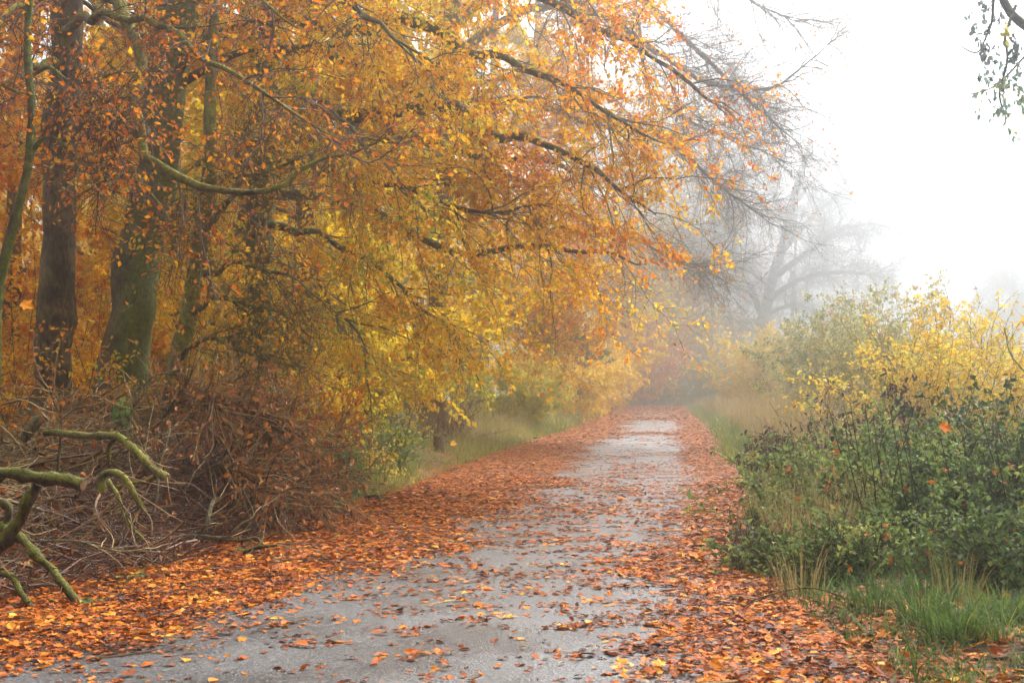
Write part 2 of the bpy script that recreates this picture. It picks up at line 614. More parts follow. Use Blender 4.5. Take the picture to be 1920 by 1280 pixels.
def branchwork(limbs, limb_r, rng, n2, len2, n3, len3, n4=0, len4=(.15, .35), bias2=(0, 0, 0), trop2=(0, 0, -.3), wig=.22, t0=.22, r2=(.007, .018), bias3=(0, 0, 0), rs=1.0):
    """branches on limbs, twigs on branches, sprigs on twigs -> three arrays"""
    pos, tan, i, t = sample_on(limbs, n2, t0, 1.0, rng)
    d = norm(tan * .65 + rng.normal(0, .55, (n2, 3)) + np.array(bias2))
    L = rng.uniform(*len2, n2) * (1.15 - .45 * t)
    B = grow(pos, d, L, 9, wig, trop2, rng)
    Rb = taper(n2, 9, rng.uniform(*r2, n2), .003)
    pos, tan, i, t = sample_on(B, n3, .12, 1.0, rng)
    d = norm(tan * .7 + rng.normal(0, .5, (n3, 3)) + np.array(bias3))
    T = grow(pos, d, rng.uniform(*len3, n3), 5, wig * .8, np.array(trop2) * .5, rng)
    Rt = taper(n3, 5, .0042 * rs, .0018 * rs)
    if n4:
        pos, tan, i, t = sample_on(T, n4, .1, 1.0, rng)
        d = norm(tan * .7 + rng.normal(0, .5, (n4, 3)))
        Q = grow(pos, d, rng.uniform(*len4, n4), 4, .2, np.array(trop2) * .3, rng)
        Rq = taper(n4, 4, .0026 * rs, .0012 * rs)
    else:
        Q, Rq = np.zeros((0, 4, 3)), np.zeros((0, 4))
    return (B, Rb), (T, Rt), (Q, Rq)


def auto_limbs(trunk, n, rng, z0, length, rise=(.1, .8), r=(.03, .08), K=20, sway=(0, 0, 0), wig=.12, droop=-.3):
    tz = trunk[:, 2]
    out, rad = [], []
    for k in range(n):
        f = (k + .5) / n
        zz = z0 + (tz[-1] - z0) * f ** 1.1
        p = np.array([np.interp(zz, tz, trunk[:, j]) for j in range(3)])
        a = k * 2.4 + rng.uniform(-.5, .5)
        d = np.array([math.cos(a), math.sin(a), rng.uniform(*rise)]) + np.array(sway)
        L = rng.uniform(*length) * (1.1 - .6 * f)
        out.append(grow(p[None], d[None], np.array([L]), K, wig, (0, 0, droop), rng)[0])
        rad.append(rng.uniform(*r) * (1.1 - .6 * f))
    return np.array(out), np.array(rad)


def tree(name, label, trunk, r0, r1, limbs=(), auto=None, work=None, leaf=None, bark='bk_brown', twig='twig', lmat='lf_beech',
         seed=1, cat='tree', group=None, limb_bark=None, flare=1.5, K=44, lump=.10, sides=14, wander=.04):
    rng = np.random.default_rng(seed)
    tr = spline(trunk, K)
    t = np.linspace(0, 1, K)
    tr = tr + np.stack([noise(tr, 3, seed), noise(tr, 3, seed + 5), 0 * t], 1) * wander * np.minimum(t * 6, 1)[:, None]
    R = r0 + (r1 - r0) * t ** .85
    h = tr[:, 2] - tr[0, 2]
    R = R * (1 + (flare - 1) * np.exp(-h / (r0 * 1.8)))
    root = thing(name, label, cat, tr[0], group)
    m = MB()
    m.tubes(tr[None], R[None], sides, lump=lump, lscale=max(r0 * 2.2, .12))
    trunk_ob = m.build('trunk', M[bark], root, True)
    LP, LR = [], []
    for ctrl, rb in limbs:
        q = spline(ctrl, 32)
        s = np.linspace(0, 1, 32)
        q = q + np.stack([noise(q, 1.3, seed + 2), noise(q, 1.3, seed + 3), noise(q, 1.0, seed + 4)], 1) * .045 * np.minimum(s * 5, 1)[:, None]
        LP.append(q)
        LR.append(rb * (1 - s) ** .8 + (.008 if rb > .02 else .003))
    if auto:
        a, ar = auto_limbs(tr, rng=rng, K=32, **auto)
        for q, rb in zip(a, ar):
            LP.append(q)
            LR.append(rb * (1 - np.linspace(0, 1, 32)) ** .8 + .008)
    for q, r_ in zip(LP, LR):
        m = MB()
        m.tubes(q[None], r_[None], 8, lump=.12, lscale=.25)
        m.build('limb', M[limb_bark or bark], trunk_ob, True)
    LP = np.array(LP)
    if work:
        b, tw, q = branchwork(LP, None, rng, **work)
        m = MB()
        m.tubes(*b, sides=5, tone=rng.random(len(b[0])))
        m.tubes(*tw, sides=3, tone=rng.random(len(tw[0])))
        m.tubes(*q, sides=3, tone=rng.random(len(q[0])))
        m.build('twigs', M[twig], root)
        if leaf:
            lf = dict(leaf)
            n = lf.pop('n')
            m = MB()
            src = [(tw[0], .6), (q[0], .4)] if len(q[0]) else [(tw[0], .8), (b[0], .2)]
            for P_, fr in src:
                scatter_leaves(m, P_, int(n * fr), rng, **lf)
            m.build('foliage', M[lmat], root)
    return root


def shrub(name, label, x, y, rx, ry, h, n_stem, n_leaf, lmat, twig='twig', seed=1, cat='shrub', group=None, leaf=None, n_tw=None,
          arch=-.5, out=.8, stem_r=.008, twl=(.15, .45), kindl='quad', twig_name='stems', z_lo=.15):
    """a bush: stems fan out of the base and arch, twigs on them, leaves on the twigs"""
    rng = np.random.default_rng(seed)
    z = float(ground_z(x, y))
    root = thing(name, label, cat, (x, y, z), group)
    a = rng.uniform(0, 6.283, n_stem)
    rr = np.sqrt(rng.random(n_stem)) * .75
    P0 = np.stack([x + rx * rr * np.cos(a), y + ry * rr * np.sin(a), np.zeros(n_stem)], 1)
    P0[:, 2] = ground_z(P0[:, 0], P0[:, 1]) - .02
    D0 = np.stack([np.cos(a) * rx * rr * out / max(h, .3), np.sin(a) * ry * rr * out / max(h, .3), np.ones(n_stem)], 1) + rng.normal(0, .18, (n_stem, 3))
    L = h * rng.uniform(.68, 1.0, n_stem) * (1.0 - .45 * rr * rr)
    St = grow(P0, D0, L, 9, .10, (0, 0, arch), rng)
    nt_ = n_tw or n_stem * 14
    pos, tan, i, t = sample_on(St, nt_, z_lo, 1.0, rng)
    d = norm(tan * .6 + rng.normal(0, .6, (nt_, 3)))
    T = grow(pos, d, rng.uniform(*twl, nt_), 5, .2, (0, 0, -.15), rng)
    m = MB()
    m.tubes(St, taper(n_stem, 9, stem_r * rng.uniform(.7, 1.4, n_stem), .003), 5, tone=rng.random(n_stem))
    m.tubes(T, taper(nt_, 5, .0035, .0015), 3, tone=rng.random(nt_))
    m.build(twig_name, M[twig], root)
    if n_leaf:
        m = MB()
        scatter_leaves(m, T, n_leaf, rng, **{**dict(kindl=kindl, t0=.1), **(leaf or {})})
        m.build('foliage', M[lmat], root)
    return root


def tone_noise(base, amp, scale, off=0):
    return lambda p: base + amp * noise(p, scale, off)

# ------------------------------------------------------------------ the wood on the left: trunks that stand out
def vert(px, D, top_px=None, h=15, bend=0.0, z0=None):
    """trunk control points: foot under pixel column px, leaning to top_px at the top of the picture"""
    a = at(px, 700, D)
    b = at(px if top_px is None else top_px, 0, D)
    zb = float(ground_z(a[0], a[1])) - .05
    sl = (b - a) / (b[2] - a[2])
    pts = []
    for f in (0, .12, .3, .5, .75, 1):
        z = zb + f * h
        p = a + sl * (z - a[2])
        p[0] += bend * math.sin(f * 5)
        pts.append([p[0], D, z])
    return pts


# the brown trunk nearest the road, with the mossy winding bough
tree('beech_tree', 'brown blotched beech trunk behind the heap with one winding mossy bough', vert(98, 17, 122, 15),
     .225, .13,
     limbs=[([at(128, -60, 17), at(205, -10, 15.6), at(240, 60, 15), at(268, 130, 14.8), at(249, 190, 14.6), at(266, 240, 14.6), at(268, 288, 14.5),
              at(312, 322, 14.4), at(372, 345, 14.3), at(440, 352, 14.3), at(520, 352, 14.2), at(572, 322, 14.2), at(642, 290, 14.2), at(720, 262, 14)], .085),
            ([at(118, 60, 17), at(180, 30, 15.5), at(290, 45, 14.6), at(400, 120, 14), at(520, 190, 13.8), at(640, 260, 13.6)], .05),
            ([at(112, 120, 17), at(60, 120, 16), at(-30, 180, 15), at(-130, 210, 14)], .05),
            ([at(125, -40, 17), at(60, 0, 15), at(0, 60, 14), at(-80, 160, 13.2)], .05),
            ([at(120, -150, 17), at(250, -120, 15), at(420, -40, 14), at(560, 60, 13.6)], .06),
            ([at(112, 200, 17), at(160, 215, 16), at(240, 300, 15.4), at(330, 420, 15)], .03)],
     auto=dict(n=12, z0=6.5, length=(3, 5), rise=(.2, .9)),  # unseen upper limbs, more of them added to shade the wood
     work=dict(n2=170, len2=(.7, 1.7), n3=2200, len3=(.25, .7), n4=4600, trop2=(.1, 0, -.35), r2=(.006, .013)),
     leaf=dict(n=6200, L=(.055, .08), tone=tone_noise(.36, .14, 1.3), flat=.9), bark='bk_brown', limb_bark='bk_olive', twig='twig_red', seed=11, lump=.17)

tree('beech_tree', 'stout leaning beech trunk covered in green moss, behind the brushwood', vert(232, 21, 335, 16),
     .37, .21, limbs=[([at(320, 150, 21), at(380, 80, 20), at(470, 40, 19), at(560, 60, 18.5)], .07),
                      ([at(300, 300, 21), at(240, 240, 20.3), at(160, 230, 20), at(60, 260, 19.5)], .06)],
     auto=dict(n=13, z0=5.5, length=(3, 5), rise=(.1, .8)),  # high crown out of view, thickened to darken the wood beneath
     work=dict(n2=160, len2=(.8, 1.8), n3=1300, len3=(.3, .7), n4=2200, trop2=(0, 0, -.3)),
     leaf=dict(n=12000, L=(.065, .095), tone=tone_noise(.58, .15, 1.6)), bark='bk_moss', limb_bark='bk_limb', twig='twig', seed=12, lump=.14, flare=1.7)

tree('young_beech', 'slim olive stem bending right above the dead brushwood', [at(318, 760, 17.6) * [1, 1, 0] + [0, 0, -.05], at(328, 690, 17.6), at(352, 600, 17.6), at(378, 480, 17.6), at(386, 350, 17.7), at(392, 240, 17.8), at(402, 60, 18), at(430, -200, 18)],
     .15, .05, limbs=[([at(352, 590, 17.6), at(400, 560, 17.2), at(450, 562, 17), at(520, 580, 16.7), at(545, 605, 16.6)], .035),
                      ([at(376, 520, 17.6), at(430, 500, 17), at(480, 505, 16.8), at(560, 530, 16.5), at(610, 560, 16.3)], .035),
                      ([at(384, 430, 17.6), at(430, 380, 17.4), at(445, 300, 17.2), at(468, 225, 17)], .045),
                      ([at(438, 330, 17.3), at(480, 322, 17), at(530, 312, 16.8), at(590, 300, 16.4)], .025),
                      ([at(330, 680, 17.6), at(370, 640, 17), at(430, 640, 16.6), at(490, 665, 16.2), at(560, 680, 16)], .03),
                      ([at(384, 300, 17.7), at(345, 330, 17.4), at(350, 390, 17.2), at(372, 410, 17)], .035)],
     work=dict(n2=90, len2=(.5, 1.2), n3=1100, len3=(.2, .6), n4=2600, trop2=(.15, 0, -.25), r2=(.005, .011)),
     leaf=dict(n=2600, L=(.05, .075), tone=tone_noise(.66, .16, 1.1)), bark='bk_olive', twig='twig_olive', seed=13, flare=1.25, sides=10)

tree('sapling', 'thin mossy sapling leaning in at the far left edge', [at(-14, 760, 13) * [1, 1, 0] + [0, 0, 0], at(-8, 600, 13), at(6, 500, 13), at(26, 400, 13), at(52, 300, 13.1), at(66, 200, 13.2), at(60, 60, 13.3), at(70, -100, 13.3)],
     .065, .03, limbs=[([at(54, 290, 13.1), at(90, 260, 13), at(150, 300, 12.8), at(190, 340, 12.7)], .02),
                       ([at(64, 200, 13.2), at(20, 170, 13), at(-30, 120, 12.8)], .02),
                       ([at(64, 140, 13.2), at(110, 130, 13), at(200, 190, 12.7), at(240, 260, 12.6)], .018)],
     work=dict(n2=36, len2=(.4, .9), n3=420, len3=(.2, .5), n4=1000, trop2=(.1, 0, -.35), r2=(.004, .008)),
     leaf=dict(n=950, L=(.05, .075), tone=tone_noise(.40, .14, .8)), bark='bk_moss', twig='twig', seed=14, flare=1.2, sides=9)

# the big beech whose boughs sweep over the lane
tree('beech_tree', 'great beech whose dark boughs sweep right with thick orange and gold leaves', vert(480, 22, 510, 16),
     .25, .15,
     limbs=[([at(505, 20, 22), at(640, 60, 21), at(700, 48, 20.4), at(760, 42, 20), at(840, 68, 19.2), at(960, 120, 18.6), at(1100, 190, 18), at(1240, 270, 17.6)], .11),
            ([at(500, 190, 22), at(620, 216, 21), at(700, 214, 20.5), at(790, 206, 20), at(850, 200, 19.6), at(900, 226, 19.2), at(950, 255, 19), at(1010, 265, 18.6), at(1120, 330, 18), at(1230, 400, 17.6)], .13),
            ([at(505, 100, 22), at(600, 90, 21.4), at(690, 132, 20.8), at(770, 168, 20.3), at(840, 240, 19.8), at(930, 320, 19.2)], .09),
            ([at(498, 270, 22), at(640, 246, 21.4), at(740, 248, 21), at(800, 268, 20.7), at(880, 290, 20.4), at(930, 310, 20.2), at(990, 300, 20), at(1090, 330, 19.6)], .10),
            ([at(492, 360, 22), at(640, 380, 21.6), at(760, 430, 21.2), at(850, 472, 21), at(900, 470, 20.8), at(960, 461, 20.6), at(1020, 468, 20.4), at(1130, 470, 20), at(1220, 500, 19.6)], .085),
            ([at(490, 420, 22), at(600, 440, 21), at(700, 500, 20.4), at(790, 570, 20), at(860, 650, 19.7)], .06),
            ([at(488, 480, 22), at(580, 520, 20.4), at(640, 590, 19.6), at(690, 660, 19.2)], .05),
            ([at(515, -80, 22), at(700, -120, 21), at(900, -60, 20.2), at(1080, 30, 19.6), at(1240, 120, 19), at(1370, 220, 18.6)], .12),
            ([at(505, 0, 22), at(560, -40, 20), at(640, 0, 18), at(720, 60, 16.8), at(820, 130, 16)], .08),
            ([at(500, 120, 22), at(540, 130, 20.5), at(600, 180, 18.8), at(680, 270, 17.6), at(760, 350, 17)], .06),
            ([at(510, -160, 22), at(600, -220, 20), at(760, -200, 18), at(940, -120, 17), at(1080, -20, 16.6)], .10),
            ([at(495, 300, 22), at(600, 310, 20.4), at(740, 350, 19.2), at(900, 400, 18.6), at(1010, 380, 18.3), at(1040, 420, 18.2)], .06)],
     auto=dict(n=7, z0=10, length=(3.5, 5.5), rise=(.1, .7), r=(.05, .09)),
     work=dict(n2=470, len2=(.9, 2.2), n3=5600, len3=(.3, .75), n4=5200, bias2=(.32, -.15, -.38), trop2=(.15, 0, -.45), wig=.2, r2=(.007, .017)),
     leaf=dict(n=125000, L=(.05, .08), wr=.75, tone=lambda p: .69 + .15 * noise(p, 2.2, 3) - .13 * np.clip((p[:, 0] - 0) / 2.5, -.6, 1.2) - .10 * np.clip((p[:, 2] - 4.0) / 2.5, -1, 1),
               keep=lambda p: np.clip(.62 + .95 * noise(p * [1, 1, 1.9], 1.25, 7), .06, 1) * np.clip(1.25 - (p[:, 0] - 1.0) / 3.0, .25, 1)),
     bark='bk_moss', limb_bark='bk_limb', twig='twig_olive', seed=21, lump=.10)

# second beech further up the lane, its tips nearly bare against the sky
tree('beech_tree', 'tall beech up the lane with thinning orange leaves and bare tips against the sky', vert(815, 39, 850, 20),
     .30, .2,
     limbs=[([at(845, 110, 39.1), at(960, 30, 38.3), at(1060, 8, 37.8), at(1150, 42, 37.3), at(1220, 90, 36.8), at(1285, 132, 36.3), at(1340, 158, 35.9), at(1400, 168, 35.5), at(1450, 166, 35.3), at(1500, 130, 35.0), at(1560, 78, 34.8)], .13),
            ([at(845, 60, 39.1), at(980, -60, 37.8), at(1110, -40, 37.0), at(1220, 10, 36.5), at(1300, 90, 36.0), at(1360, 145, 35.8), at(1430, 215, 35.3), at(1500, 270, 35.0)], .12),
            ([at(842, 190, 39.1), at(980, 190, 37.8), at(1100, 232, 37.0), at(1220, 250, 36.5), at(1330, 330, 36.0), at(1420, 400, 35.5), at(1450, 420, 35.3)], .10),
            ([at(838, 300, 39.1), at(960, 330, 38.1), at(1080, 402, 37.5), at(1180, 440, 37.0), at(1280, 490, 36.5), at(1370, 500, 36.3)], .085),
            ([at(850, -40, 39.1), at(1000, -140, 37.8), at(1180, -120, 36.8), at(1330, -50, 36.0), at(1440, 20, 35.5), at(1520, 40, 35.3)], .11),
            ([at(835, 380, 39.1), at(930, 420, 38.3), at(1030, 500, 37.8), at(1120, 560, 37.4)], .06),
            ([at(1180, 70, 37.2), at(1195, 20, 37.3), at(1210, 140, 37.0), at(1260, 210, 36.5), at(1350, 250, 36.2), at(1470, 300, 35.5)], .05),
            ([at(832, 480, 39.1), at(900, 540, 37.8), at(970, 600, 37.0), at(1040, 640, 36.5)], .05)],
     auto=dict(n=6, z0=9, length=(4, 6), rise=(.2, .8), r=(.05, .09)),
     work=dict(n2=680, len2=(1.2, 3.0), n3=8500, len3=(.4, 1.1), n4=15000, len4=(.3, .7), rs=1.25, bias2=(.5, 0, -.05), trop2=(.12, 0, -.25), wig=.22, r2=(.008, .02)),
     leaf=dict(n=100000, L=(.075, .115), wr=.72, tone=lambda p: .52 + .14 * noise(p, 2.4, 5) - .03 * np.clip(p[:, 0] - 2, -2, 3),
               keep=lambda p: np.clip(.6 + .95 * noise(p * [1, 1, 1.9], 1.7, 9), .04, 1) * np.clip(1.12 - (p[:, 0] - .7 + .18 * (p[:, 2] - 5)) / 3.6, .035, 1)),
     bark='bk_brown', limb_bark='bk_grey', twig='twig_grey', seed=22)

# trees deeper in the wood, their yellow leaves closing the view
deep = [
    (325, 30, 330, .17, 'bk_brown', 'straight brown trunk just right of the mossy beech, deep in the wood', .62),
    (448, 27, 470, .24, 'bk_moss', 'mossy trunk in the shade behind the bent olive stem', .72),
    (566, 27, 585, .26, 'bk_brown', 'dark trunk behind the crooked boughs of the great beech', .70),
    (640, 36, 640, .16, 'bk_olive', 'slender olive trunk glimpsed through yellow leaves left of the stump', .74),
    (188, 34, 182, .22, 'bk_brown', 'dim trunk between the brown beech and the mossy one', .60),
    (22, 29, 30, .20, 'bk_brown', 'shaded trunk left of the brown blotched beech, in orange leaves', .50),
    (-90, 24, -60, .26, 'bk_moss', 'mossy trunk cut off by the left side of the view', .52),
    (720, 41, 730, .24, 'bk_grey', 'trunk farther up the wood above the green bush', .68),
    (395, 39, 400, .18, 'bk_brown', 'thin far trunk seen beside the bent olive stem', .66),
    (1000, 66, 1010, .28, 'bk_grey', 'tall hazy trunk behind the gold boughs, nearest to the bend', .55),
    (905, 60, 930, .25, 'bk_grey', 'hazy trunk behind the yellow green hazel by the verge', .72),
]
for k, (px, D, tp, r, bk, lab, tn) in enumerate(deep):
    big = D > 50
    tree('woodland_tree', lab, vert(px, D, tp, 16 if D < 50 else 22), r, r * .5, auto=dict(n=19 if D < 50 else 22, z0=1.6, length=(2.6, 4.2) if D < 50 else (4, 6.5), rise=(-.05, .5), r=(.03, .05), droop=-.2),  # unseen upper crowns made taller and denser to shade the wood's interior
         work=dict(n2=120, len2=(.8, 1.9), n3=900, len3=(.4, .9), trop2=(.05, 0, -.3), t0=.15),
         leaf=dict(n=34000 if big else 24000, wr=.8, L=(.14, .21) if big else (.11, .17), tone=tone_noise(tn, .16, 2.2, k), keep=lambda p: np.clip(.7 + .5 * noise(p, 1.7, 4), .1, 1), off=.08),
         bark=bk, twig='twig', lmat='lf_yellow' if tn > .55 else 'lf_beech', seed=40 + k, K=24, sides=10)

# the far wood: one mass of stems and leaves nobody could count
rng = np.random.default_rng(70)
m = MB()
n = 190
fx, fy = rng.uniform(-40, 2, n), rng.uniform(40, 95, n)
ok = fx < edge_l(fy) - 5
fx, fy = fx[ok], fy[ok]
n = len(fx)
P0 = np.stack([fx, fy, 0 * fx - .1], 1)
St = grow(P0, np.tile([0, 0, 1.], (n, 1)), rng.uniform(12, 19, n), 9, .04, (0, 0, 0), rng)
m.tubes(St, taper(n, 9, rng.uniform(.10, .24, n), .04), 6, tone=rng.random(n) * .5)
Br = branchwork(St, None, rng, 1500, (1.5, 3.2), 3000, (.6, 1.4), trop2=(0, 0, -.2), t0=.08)
m.tubes(*Br[0], sides=3, tone=rng.random(1500))
far = m.build('far_wood', M['twig'])
kind(far, 'stuff')
m = MB()
scatter_leaves(m, Br[1][0], 60000, rng, wr=.85, L=(.26, .42), tone=tone_noise(.55, .2, 4), off=.25)
scatter_leaves(m, Br[0][0], 25000, rng, wr=.85, L=(.26, .42), tone=tone_noise(.55, .2, 4), off=.3)
m.build('foliage', M['lf_yellow'], far)

# ------------------------------------------------------------------ shrubs under the trees, left side
def gx_of(px, D):
    return (px - 960) / F * D


LEFT = [
    # name, label, px, D, rx, ry, h, stems, leaves, lmat, twig, tone, L
    ('beech_shrub', 'low beech spray of bright orange gold leaves across the mossy trunk', 215, 16.2, .75, .6, 2.35, 14, 1500, 'lf_beech', 'twig', .62, (.055, .08)),
    ('beech_shrub', 'orange beech spray hanging at the foot of the great beech', 625, 18.6, .5, .5, 1.95, 9, 1500, 'lf_beech', 'twig', .45, (.055, .08)),
    ('bare_shrub', 'tangled bare brown shrub right of the bent olive stem', 455, 18.0, .75, .7, 2.0, 24, 600, 'lf_beech', 'twig_red', .58, (.05, .07)),
    ('bare_shrub', 'purplish bare shrub behind the dead leaf heap', 385, 16.6, .8, .6, 1.75, 30, 500, 'lf_beech', 'twig_red', .42, (.05, .07)),
    ('bare_shrub', 'thin bare shrub among the far left brushwood', 40, 15.5, .8, .6, 1.9, 22, 700, 'lf_beech', 'twig', .42, (.055, .08)),
    ('hazel_shrub', 'olive yellow shrub in the shade below the gold boughs', 705, 26.5, 1.0, .8, 2.9, 22, 3600, 'lf_yellow', 'twig_olive', .78, (.06, .09)),
    ('hazel_shrub', 'yellow shrub low behind the bare brown tangle', 560, 23.5, 1.1, .8, 2.5, 20, 3200, 'lf_yellow', 'twig_olive', .66, (.06, .09)),
    ('evergreen_shrub', 'dark green shrub beneath the canopy left of the stump', 655, 24.5, .65, .6, 1.3, 20, 2600, 'lf_green', 'twig', .36, (.05, .08)),
    ('bramble', 'bright green bramble beside the brown dead leaves', 580, 17.4, .60, .5, .85, 20, 1300, 'lf_green', 'twig', .66, (.05, .08)),
    ('bramble', 'green bramble tuft under the dark shrub by the dry grass', 702, 23, .55, .5, .9, 14, 900, 'lf_green', 'twig', .62, (.05, .08)),
    ('bramble', 'lime green herb clump at the tip of the coppery dead bough', 628, 18.8, .42, .4, .62, 14, 800, 'lf_green', 'twig', .78, (.05, .08)),
    ('bramble', 'yellow leaved weed clump between green herb and dry grass', 675, 20.4, .45, .4, .75, 14, 700, 'lf_hazel', 'twig_olive', .55, (.05, .08)),
    ('bramble', 'leafy green weed at the inner side of the dry grass', 735, 22.6, .5, .4, .85, 16, 900, 'lf_green', 'twig', .74, (.05, .08)),
    ('bramble', 'pale green weeds just left of the small stump', 735, 27.5, .4, .4, .8, 16, 800, 'lf_green', 'twig', .85, (.06, .09)),
    ('dead_shrub', 'dark reddish bare thicket behind the stump', 822, 33, .75, .6, 1.9, 40, 500, 'lf_dead', 'twig_red', .5, (.05, .08)),
    ('hazel_shrub', 'yellow green hazel glowing beside the verge', 955, 46, 1.25, 1.0, 2.9, 26, 7000, 'lf_hazel', 'twig_olive', .22, (.10, .15)),
    ('hazel_shrub', 'golden hazel leaning out where the dark ivy stands', 1035, 57, 1.5, 1.2, 4.1, 26, 7500, 'lf_hazel', 'twig', .66, (.12, .18)),
    ('ivy_clad_tree', 'dark ivy covered stem between two golden bushes', 1077, 64, .85, .8, 6.2, 14, 4000, 'lf_ivy', 'twig', .55, (.14, .22)),
    ('maple_shrub', 'golden yellow bush jutting over the bend of the lane', 1115, 72, 1.75, 1.4, 4.3, 30, 7500, 'lf_hazel', 'twig', .72, (.15, .22)),
    ('maple_shrub', 'tall pale yellow bush above the ivy covered stem', 1105, 77, 2.5, 2.0, 8.2, 26, 9000, 'lf_hazel', 'twig_grey', .62, (.16, .24)),
    ('beech_shrub', 'foggy reddish bush at the bend of the lane', 1190, 100, 3.2, 2.4, 8.2, 28, 9000, 'lf_red', 'twig_grey', .6, (.18, .26)),
    ('willow_shrub', 'misty green bush closing the lane on its left', 1200, 123, 3.6, 2.0, 3.4, 30, 6000, 'lf_greybush', 'twig_grey', .3, (.2, .3)),
    ('willow_shrub', 'low grey thicket at the end of the lane', 1270, 132, 4.2, 2.4, 4.6, 70, 5000, 'lf_greybush', 'twig_grey', .25, (.2, .3)),
    ('willow_shrub', 'dim fog grey thicket right of the lane end', 1350, 126, 3.6, 2.4, 5.2, 70, 5000, 'lf_greybush', 'twig_grey', .2, (.2, .3)),
    ('beech_shrub', 'tall yellow leaved understorey beech veiling the great beech trunk', 505, 19.5, .9, .7, 4.4, 18, 4200, 'lf_beech', 'twig_olive', .78, (.055, .085)),
    ('beech_shrub', 'olive understorey bush in front of the far trunks at left', 300, 26, 1.4, 1.0, 3.6, 20, 4500, 'lf_yellow', 'twig', .6, (.07, .10)),
    ('beech_shrub', 'orange understorey bush glowing behind the brown beech', 60, 22, 1.2, 1.0, 4.4, 20, 5000, 'lf_yellow', 'twig', .36, (.07, .10)),
    ('beech_shrub', 'orange yellow thicket at the outer left, waist high', 20, 18.5, .9, .7, 2.2, 20, 2600, 'lf_yellow', 'twig', .42, (.06, .09)),
    ('beech_shrub', 'amber thicket between the two biggest left trunks', 165, 25, 1.0, .8, 3.8, 20, 4200, 'lf_yellow', 'twig', .5, (.07, .10)),
]
for k, (nm, lab, px, D, rx, ry, h, ns, nl, lm, tw, tn, L) in enumerate(LEFT):
    shrub(nm, lab, gx_of(px, D), D, rx, ry, h, ns, nl, lm, tw, seed=200 + k, cat='tree' if 'tree' in nm else 'shrub', n_tw=ns * (26 if 'bare' in nm or 'dead' in nm else 16),
          leaf=dict(L=L, tone=tone_noise(tn, .14, .9, k)), arch=-.45 if h < 3 else -.25, twl=(.2, .55) if h < 3 else (.3, .8), stem_r=.009, z_lo=.42 if (nm == 'hazel_shrub' and D < 30) else .15)

# ------------------------------------------------------------------ brushwood heap at the left
HEAPS = [(-4.3, 10.6, 1.1, 1.3, .80), (-3.55, 11.6, .75, 1.1, .60), (-4.2, 13.2, 1.3, 1.5, 1.05), (-3.2, 14.4, .85, 1.2, .62), (-2.75, 15.3, .5, .8, .55), (-4.6, 15.6, 1.4, 1.2, 1.2)]


def heap_z(x, y):
    h = 0
    for hx, hy, ax, ay, hh in HEAPS:
        h = np.maximum(h, hh * np.clip(1.15 * np.exp(-((x - hx) / ax) ** 2 - ((y - hy) / ay) ** 2) - .15, 0, 1))
    return h


rng = np.random.default_rng(81)


def heap_points(n, sel):
    out = np.zeros((0, 2))
    while len(out) < n:
        c = np.stack([rng.uniform(-6.2, -1.7, 4 * n), rng.uniform(8.8, 17.5, 4 * n)], 1)
        h = heap_z(c[:, 0], c[:, 1])
        out = np.vstack([out, c[(rng.random(4 * n) < h * 1.3) & sel(c)]])
    return out[:n]


def sticks(n, sel, len_, r_, m, tone, K=6, wig=.14, low=0.0):
    c = heap_points(n, sel)
    z = ground_z(c[:, 0], c[:, 1]) + heap_z(c[:, 0], c[:, 1]) * (1 - (1 - low) * rng.random(n) ** 1.7)
    a = rng.uniform(0, 6.283, n)
    d = np.stack([np.cos(a), np.sin(a), rng.normal(.02, .35, n)], 1)
    L = rng.uniform(*len_, n)
    P0 = np.stack([c[:, 0], c[:, 1], z], 1) - norm(d) * (L * .5)[:, None]
    P = grow(P0, d, L, K, wig, (0, 0, -.2), rng)
    P[..., 2] = np.maximum(P[..., 2], ground_z(P[..., 0], P[..., 1]) + .01)
    m.tubes(P, taper(n, K, rng.uniform(*r_, n), .0018), 4, tone=tone(n))
    return P


tan_side = lambda c: c[:, 0] < -3.45 + (c[:, 1] - 10) * -.02 + rng.normal(0, .25, len(c))
red_side = lambda c: ~tan_side(c)
m = MB()
sticks(4000, tan_side, (.3, 1.1), (.003, .007), m, lambda n: rng.uniform(.25, 1, n))
sticks(380, tan_side, (.6, 1.7), (.008, .024), m, lambda n: rng.uniform(.1, .8, n))
kind(m.build('brushwood', M['brush']), 'stuff')
m = MB()
Pd = sticks(5200, red_side, (.25, .9), (.0025, .006), m, lambda n: rng.uniform(.1, .9, n))
sticks(300, red_side, (.6, 1.4), (.007, .014), m, lambda n: rng.uniform(.1, 1, n))
heap2 = kind(m.build('dead_brushwood', M['brush_p']), 'stuff')
m = MB()
scatter_leaves(m, Pd, 3600, rng, L=(.045, .085), tone=tone_noise(.42, .2, .7), kindl='oval', droop=.5, flat=1.2, off=.04)
m.build('foliage', M['lf_dead'], heap2)


